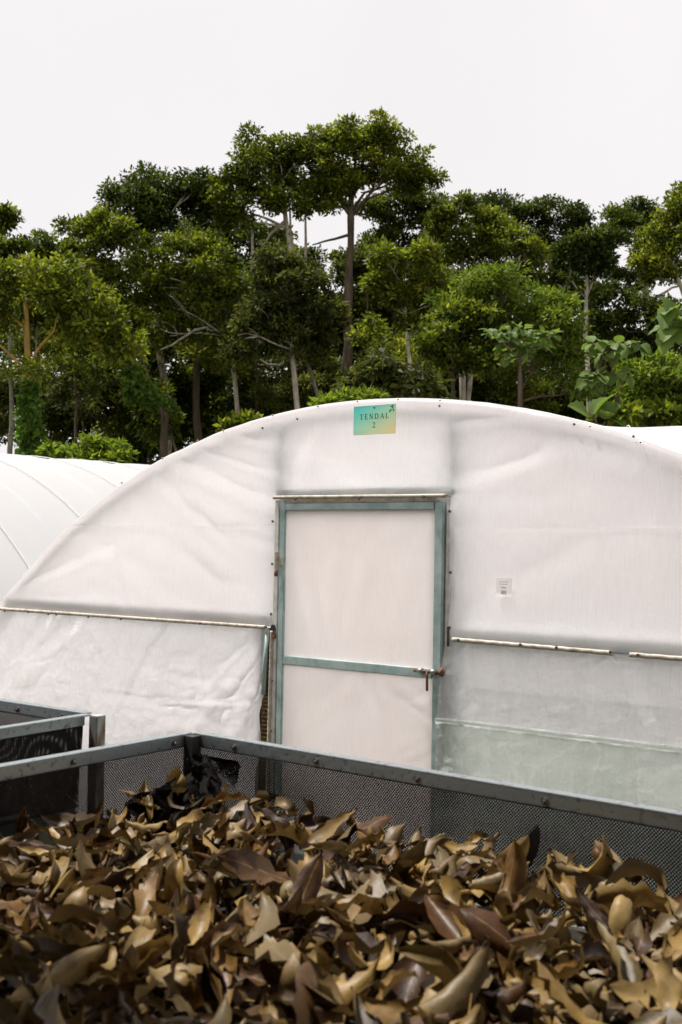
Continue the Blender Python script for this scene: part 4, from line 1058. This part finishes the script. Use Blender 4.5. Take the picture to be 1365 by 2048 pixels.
tree('tree', 'open crowned tree against the sky near the right edge', 39, [(1298, 640), (1292, 560), (1280, 500), (1270, 460)],
     [(1225, 432, 34, 26), (1265, 420, 44, 26), (1310, 430, 36, 30), (1250, 455, 44, 24), (1295, 465, 40, 24), (1225, 470, 26, 18), (1245, 540, 26, 14), (1300, 520, 30, 18)], 'fol_dark', 'bark_pale', TG, trunk_r=.12, seed=12, hang=False,
     limbs=[[(1292, 575), (1250, 540), (1215, 530)], [(1290, 560), (1330, 530), (1350, 500)], [(1300, 600), (1345, 575), (1400, 560)]])
tree('tree', 'tree with a bowed pale stem cut by the right edge', 33, [(1385, 640), (1362, 570), (1340, 520), (1335, 470)],
     [(1345, 410, 36, 34), (1365, 450, 40, 45), (1325, 470, 40, 34), (1350, 510, 46, 28), (1300, 500, 30, 22), (1390, 400, 40, 60), (1320, 545, 26, 12)], 'fol_mid', 'bark_pale', TG, trunk_r=.10, seed=13, hang=False)
tree('tree', 'small lit tree with a thin straight pale stem beside the thick trunk', 27, [(820, 740), (812, 640), (805, 575)],
     [(772, 505, 34, 18), (822, 512, 36, 20), (866, 540, 30, 20), (790, 548, 30, 18), (842, 575, 34, 16), (752, 560, 20, 14), (872, 596, 24, 14), (800, 590, 18, 10), (830, 640, 16, 12)], 'fol_mid', 'bark_pale', TG, trunk_r=.06, seed=14)
tree('tree', 'tree with a pale mottled trunk just left of the tunnel crown', 28, [(596, 828), (588, 740), (583, 670), (575, 590)],
     [(545, 560, 50, 40), (600, 570, 50, 40), (520, 620, 46, 40), (575, 625, 55, 36), (630, 600, 36, 36), (560, 660, 50, 28), (490, 660, 40, 40), (610, 540, 40, 30), (545, 510, 45, 30)], 'fol_olive', 'bark_pale', TG, trunk_r=.085, seed=15,
     limbs=[[(586, 712), (560, 730), (535, 728), (520, 718)]])
tree('tree', 'tree with a leaning mossy stem left of the tunnel crown', 29, [(645, 818), (625, 755), (605, 690), (600, 640)],
     [(640, 650, 40, 36), (600, 630, 42, 34), (660, 620, 30, 34), (620, 690, 36, 24)], 'fol_olive', 'bark_grey', TG, trunk_r=.07, seed=16)
tree('tree', 'dark tree filling the gap between the high crowns', 38, [(500, 780), (500, 640), (500, 520)],
     [(450, 470, 60, 45), (510, 480, 55, 45), (400, 450, 50, 40), (560, 510, 42, 36), (480, 540, 60, 45), (610, 520, 36, 30), (540, 580, 55, 40), (420, 560, 50, 40)], 'fol_dark', 'bark_dark', TG, trunk_r=.16, seed=17)
tree('tree', 'dark glossy tree behind the bright green bush', 38, [(1110, 780), (1105, 640), (1100, 560)],
     [(1090, 545, 46, 36), (1140, 560, 46, 40), (1120, 610, 60, 40), (1180, 600, 46, 46), (1060, 540, 40, 35), (1190, 660, 50, 40)], 'fol_dark', 'bark_dark', TG, trunk_r=.15, seed=18)
tree('tree', 'dark rounded tree low on the right under the open crowns', 35, [(1240, 800), (1245, 680), (1240, 620)],
     [(1215, 575, 36, 30), (1250, 600, 46, 36), (1225, 640, 50, 36), (1290, 640, 50, 36), (1265, 690, 56, 36), (1320, 620, 36, 30), (1210, 690, 40, 36), (1330, 680, 36, 40)], 'fol_dark', 'bark_dark', TG, trunk_r=.14, seed=19)
tree('tree', 'olive tree with thin bare twigs behind the bright bush', 35, [(945, 720), (940, 640), (930, 580)],
     [(905, 560, 50, 36), (960, 550, 50, 36), (1010, 540, 50, 30), (890, 600, 42, 36), (950, 600, 50, 36), (1060, 520, 36, 26), (1030, 570, 40, 30)], 'fol_olive', 'bark_pale', TG, trunk_r=.1, seed=20, dens=.85)
# slim poles between the big trunks
poles = [([(75, 925), (78, 780), (76, 640)], (80, 600), 25, 'bark_grey', 'thin grey stem close beside the golden trunk', .045),
         ([(398, 880), (394, 720), (400, 600)], (400, 560), 33, 'bark_dark', 'dark straight trunk in the shade left of the arch shoulder', .14),
         ([(515, 850), (512, 720), (508, 600)], (505, 560), 35, 'bark_dark', 'thin brown pole in the dark left of the mottled trunk', .06),
         ([(742, 760), (735, 640), (738, 540)], (740, 510), 35, 'bark_dark', 'narrow dark stem close behind the thickest trunk', .06),
         ([(352, 900), (300, 760), (255, 650)], (245, 620), 31, 'bark_grey', 'leaning grey stem under the leaning vine trunk', .05),
         ([(150, 920), (155, 800), (148, 680)], (150, 650), 32, 'bark_dark', 'dim thin stem right of the golden trunk', .06),
         ([(870, 800), (866, 700), (858, 600)], (855, 570), 30, 'bark_grey', 'thin grey stem right of the straight pale stem', .045)]
for i, (tr, (cx_, cy_), dp, bk_, lb_, rr_) in enumerate(poles):
    tree('tree', lb_, dp, tr, [(cx_, cy_, 34, 24), (cx_ - 25, cy_ + 15, 26, 18), (cx_ + 26, cy_ + 8, 26, 18)], 'fol_olive' if i % 2 else 'fol_mid', bk_, TG, trunk_r=rr_, seed=80 + i)
# deep row: dark trees that close the forest
ORD = 'first second third fourth fifth sixth seventh eighth ninth tenth eleventh twelfth thirteenth fourteenth fifteenth sixteenth seventeenth eighteenth nineteenth twentieth'.split()
deep = [(-20, 700), (70, 690), (150, 720), (215, 700), (290, 760), (360, 720), (430, 740), (500, 720), (565, 760), (640, 740), (720, 700), (790, 720), (870, 700), (950, 720), (1030, 740), (1110, 720), (1200, 740), (1290, 760), (1375, 740)]
for i, (x, y) in enumerate(deep):
    r_ = np.random.default_rng(300 + i)
    cl = []
    for k in range(10):
        cl.append((x + r_.normal() * 34, y + r_.uniform(-95, 170), r_.uniform(34, 56), r_.uniform(30, 46)))
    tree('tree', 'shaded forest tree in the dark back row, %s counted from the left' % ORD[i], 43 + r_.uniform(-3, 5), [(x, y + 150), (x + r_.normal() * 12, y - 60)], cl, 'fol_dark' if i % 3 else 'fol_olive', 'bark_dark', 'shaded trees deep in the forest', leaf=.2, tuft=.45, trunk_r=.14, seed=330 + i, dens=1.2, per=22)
# understorey shrubs, dark
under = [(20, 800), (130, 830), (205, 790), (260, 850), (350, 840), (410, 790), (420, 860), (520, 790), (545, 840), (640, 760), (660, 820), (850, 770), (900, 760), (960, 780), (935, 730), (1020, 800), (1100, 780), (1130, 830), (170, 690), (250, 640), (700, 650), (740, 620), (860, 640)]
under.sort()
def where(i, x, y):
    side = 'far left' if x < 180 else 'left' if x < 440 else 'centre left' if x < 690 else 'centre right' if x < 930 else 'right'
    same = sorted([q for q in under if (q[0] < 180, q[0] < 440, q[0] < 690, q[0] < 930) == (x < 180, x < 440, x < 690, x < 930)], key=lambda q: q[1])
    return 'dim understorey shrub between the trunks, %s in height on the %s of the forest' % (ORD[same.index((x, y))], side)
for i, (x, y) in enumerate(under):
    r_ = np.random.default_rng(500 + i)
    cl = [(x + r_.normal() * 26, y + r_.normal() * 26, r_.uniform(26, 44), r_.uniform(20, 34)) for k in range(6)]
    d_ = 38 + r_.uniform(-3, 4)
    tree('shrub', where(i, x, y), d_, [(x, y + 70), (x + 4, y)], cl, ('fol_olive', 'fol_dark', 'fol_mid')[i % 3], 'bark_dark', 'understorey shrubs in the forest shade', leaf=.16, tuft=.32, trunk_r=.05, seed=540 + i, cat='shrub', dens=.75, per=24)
# bright shrubs and bushes at the forest edge
tree('bush', 'large bright green feathery bush right of centre', 22, [(1040, 850), (1040, 740), (1035, 660)],
     [(960, 560, 46, 26), (1005, 555, 44, 26), (925, 600, 42, 28), (985, 595, 55, 30), (1045, 590, 46, 30), (1090, 605, 46, 28), (1125, 625, 30, 24), (1050, 640, 60, 32), (985, 645, 55, 30), (1110, 660, 40, 28), (1060, 700, 60, 34), (1110, 720, 50, 34), (1140, 700, 30, 30), (1150, 770, 40, 40)], 'fol_bright', 'bark_dark', BG, leaf=.13, ratio=.34, tuft=.26, per=32, trunk_r=.08, seed=31, cat='bush')
tree('bush', 'dark based bush with yellow green shoots beside the bright feathery bush', 21.5, [(905, 840), (905, 740), (900, 680)],
     [(880, 650, 40, 24), (920, 625, 42, 24), (960, 635, 36, 24), (870, 680, 40, 26), (920, 670, 46, 28), (965, 680, 36, 28), (890, 720, 46, 30), (950, 730, 46, 32)], 'fol_mid', 'bark_dark', BG, leaf=.13, tuft=.24, per=30, trunk_r=.06, seed=32, cat='bush')
tree('bush', 'glossy leaved bush standing behind the tunnel crown', 20, [(770, 830), (768, 780)],
     [(720, 765, 40, 24), (765, 750, 42, 24), (810, 765, 38, 24), (700, 790, 36, 22), (750, 785, 50, 26), (820, 795, 38, 22), (850, 790, 26, 20)], 'fol_olive', 'bark_dark', BG, leaf=.2, tuft=.28, ratio=.5, per=22, trunk_r=.05, seed=33, cat='bush', droop=.5)
tree('bush', 'small yellow green bush touching the tunnel crown left of the sign', 18, [(705, 840), (705, 815)],
     [(690, 806, 26, 12), (725, 800, 24, 12), (665, 812, 18, 10), (745, 808, 18, 9)], 'fol_bright', 'bark_dark', BG, leaf=.15, tuft=.18, ratio=.35, per=26, trunk_r=.04, seed=34, cat='bush')
tree('bush', 'low bright green layered bush above the left tunnel roof', 21, [(170, 960), (165, 930)],
     [(130, 905, 38, 10), (175, 895, 40, 10), (215, 898, 28, 8), (150, 922, 50, 12), (205, 920, 36, 10), (110, 925, 30, 10), (235, 912, 18, 6)], 'fol_bright', 'bark_dark', BG, leaf=.15, tuft=.2, ratio=.4, per=24, trunk_r=.04, seed=35, upb=1.4, cat='bush')
tree('bush', 'green bush spreading low at the right edge', 21, [(1320, 880), (1315, 800)],
     [(1290, 745, 36, 26), (1335, 740, 36, 30), (1360, 770, 36, 34), (1300, 785, 42, 28), (1345, 810, 36, 28), (1265, 790, 26, 22)], 'fol_bright', 'bark_dark', BG, leaf=.13, tuft=.24, per=30, trunk_r=.05, seed=36, cat='bush')
tree('bush', 'low leafy bush along the roof of the right tunnel', 18.5, [(1290, 870), (1285, 845)],
     [(1250, 835, 30, 9), (1290, 830, 30, 10), (1330, 838, 26, 8), (1225, 842, 20, 8), (1360, 842, 20, 7)], 'fol_mid', 'bark_dark', BG, leaf=.2, tuft=.2, per=20, trunk_r=.04, seed=37, cat='bush', droop=.4)
tree('bush', 'small green shrub at the left shoulder of the big arch', 21, [(490, 880), (488, 858)],
     [(480, 848, 22, 10), (500, 842, 16, 9), (465, 860, 18, 9)], 'fol_mid', 'bark_dark', BG, leaf=.14, tuft=.18, per=22, trunk_r=.03, seed=38, cat='bush')
tree('bush', 'dark leafy shrub left below the leaning trunk', 35, [(300, 930), (300, 860)],
     [(285, 790, 26, 36), (310, 830, 36, 40), (345, 860, 36, 40), (290, 870, 36, 36), (380, 830, 36, 50), (400, 760, 36, 50)], 'fol_dark', 'bark_dark', BG, leaf=.28, tuft=.4, per=24, trunk_r=.05, seed=39, cat='bush', droop=.8)

# plants with large leaves: each leaf a part
def big_leaf_mesh(name, lobes=0):
    nu, nv = 9, 7
    u = np.linspace(0, 1, nu)[:, None]; vv = np.linspace(-1, 1, nv)[None, :]
    prof = np.sin(np.pi * u ** .8) ** .75
    wdt = .40 * prof * (1 + (.18 * np.sin(u * 24) if lobes else .04 * np.sin(u * 30)) )
    X = u + 0 * vv; Y = vv * wdt; Z = .18 * np.abs(vv) * wdt * 1.2 - .35 * u ** 2 + .02 * np.sin(u * 22) * np.abs(vv)
    idx = np.arange(nu * nv).reshape(nu, nv)
    me = np_mesh(name, np.stack(np.broadcast_arrays(X, Y, Z), -1).reshape(-1, 3), np.stack([idx[:-1, :-1], idx[1:, :-1], idx[1:, 1:], idx[:-1, 1:]], -1).reshape(-1, 4), True)
    at = me.attributes.new('tint', 'FLOAT', 'FACE'); at.data.foreach_set('value', np.full(len(me.polygons), .45, dtype=np.float32))
    me.materials.append(M['fol_big']); return me
BLM = big_leaf_mesh('leaf'); BLM2 = big_leaf_mesh('leaf', 1)
def big_plant(label, depth, stem, clusters, size, seed, mesh=None, n=14, spread=1.0, cat='plant', name='broadleaf_plant', hang=.35):
    r_ = np.random.default_rng(seed)
    P = [W(x, y, depth) for x, y in stem]
    gz = terrain(P[0][0], P[0][1]) - .05
    low = P[0].copy(); low[2] = gz
    root = empty(name, tuple(low)); tag(root, label, cat, 'broad leaved plants at the forest edge')
    mb = MB(); pts = [low] + P
    mb.tube([p - low for p in pts], list(np.linspace(.05, .022, len(pts))), 7)
    k_ = 0
    ppm = F_PX / depth
    for (x, y, rx, ry) in clusters:
        c = W(x, y, depth); S = np.array([rx, rx * .8, ry]) / ppm
        j = P[-1]
        mb.tube([j - low, (j + c) / 2 - low + np.array([0, 0, -.05]), c - low], [.022, .016, .01], 6)
        for i in range(n):
            dr = r_.normal(size=3); dr[2] = abs(dr[2]) * .9 - .15; dr /= np.linalg.norm(dr)
            pos = c + dr * S * r_.uniform(.5, 1.0)
            mb.tube([c - low, pos - low], [.008, .005], 4, cap=False)
            d = dr + np.array([0, 0, -hang]) + r_.normal(size=3) * .35 - fw * .25; d /= np.linalg.norm(d)
            upv = np.array([0, 0, 1.0]) - fw * .5 + r_.normal(size=3) * .35
            s_ = np.cross(upv, d); s_ /= np.linalg.norm(s_); n_ = np.cross(d, s_)
            sz = size * r_.uniform(.7, 1.15)
            o = bpy.data.objects.new('leaf', mesh or BLM); col.objects.link(o); o.parent = root
            q = pos - low
            o.matrix_local = Matrix(((d[0] * sz, s_[0] * sz, n_[0] * sz, q[0]), (d[1] * sz, s_[1] * sz, n_[1] * sz, q[1]), (d[2] * sz, s_[2] * sz, n_[2] * sz, q[2]), (0, 0, 0, 1)))
    mb.build('stem', M['bark_dark'], root, True)
    return root
big_plant('plant with many large pale round leaves in front of the bright bush', 19.5, [(1042, 850), (1040, 770), (1042, 720)],
          [(995, 670, 26, 12), (1045, 665, 30, 14), (1090, 675, 24, 12), (1020, 690, 26, 12), (1070, 695, 26, 14), (1040, 712, 24, 12)], .21, 61, n=20)
big_plant('tall plant with two tiers of drooping green leaves near the right edge', 19, [(1205, 850), (1208, 760), (1212, 700)],
          [(1195, 690, 22, 8), (1235, 690, 24, 8), (1265, 692, 18, 8), (1190, 755, 26, 8), (1230, 750, 24, 8), (1180, 765, 14, 8), (1215, 710, 18, 12)], .24, 62, n=14, hang=.9)
big_plant('plant with huge lobed leaves hanging in at the right edge', 17.5, [(1420, 860), (1412, 720), (1400, 640)],
          [(1352, 625, 16, 14), (1368, 660, 18, 20), (1345, 655, 10, 14)], .38, 63, BLM2, n=8, hang=.7)
big_plant('low plant with one large pale leaf behind the right shoulder of the arch', 18.2, [(1200, 880), (1198, 850)],
          [(1190, 832, 18, 6), (1215, 838, 16, 6)], .42, 64, BLM2, n=5, hang=.1)

# vines
def vine(label, depth, path, wpx, seed, mat='fol_vine', leaf=.13, n=900):
    r_ = np.random.default_rng(seed)
    P = np.array([W(x, y, depth) for x, y in path])
    gz = terrain(P[0][0], P[0][1])
    root = empty('climbing_vine', tuple(P[0])); tag(root, label, 'vine', 'vines climbing the trunks')
    t = r_.random(n) * (len(P) - 1); i = np.minimum(t.astype(int), len(P) - 2); fr_ = (t - i)[:, None]
    c = P[i] * (1 - fr_) + P[i + 1] * fr_ - P[0]
    wv = np.interp(t, np.arange(len(wpx)), wpx) / F_PX * depth
    an = r_.random(n) * 6.283
    c = c + np.stack([np.cos(an) * wv, np.sin(an) * wv, r_.normal(size=n) * .05], -1)
    lv = Leaves(); lv.tufts(c, .05, 2, leaf, .75, r_, upb=.2, droop=1.1)
    lv.build('foliage', M[mat], root)
    MB().tube([p - P[0] for p in P], .02, 6).build('stem', M['bark_dark'], root, True)
vine('bright green vine wrapped round the foot of the golden trunk', 22.8, [(65, 940), (60, 900), (62, 850), (58, 800), (62, 765)], [34, 18, 17, 12, 5], 71, leaf=.17, n=520)
vine('dark green vine hanging along the leaning brown trunk', 29, [(330, 810), (290, 790), (265, 750), (245, 700)], [24, 26, 16, 6], 72, leaf=.15, n=700)
vine('thin vine hanging beside the leaning trunk', 29, [(258, 800), (262, 770), (268, 740)], [5, 7, 8], 73, leaf=.15, n=160)
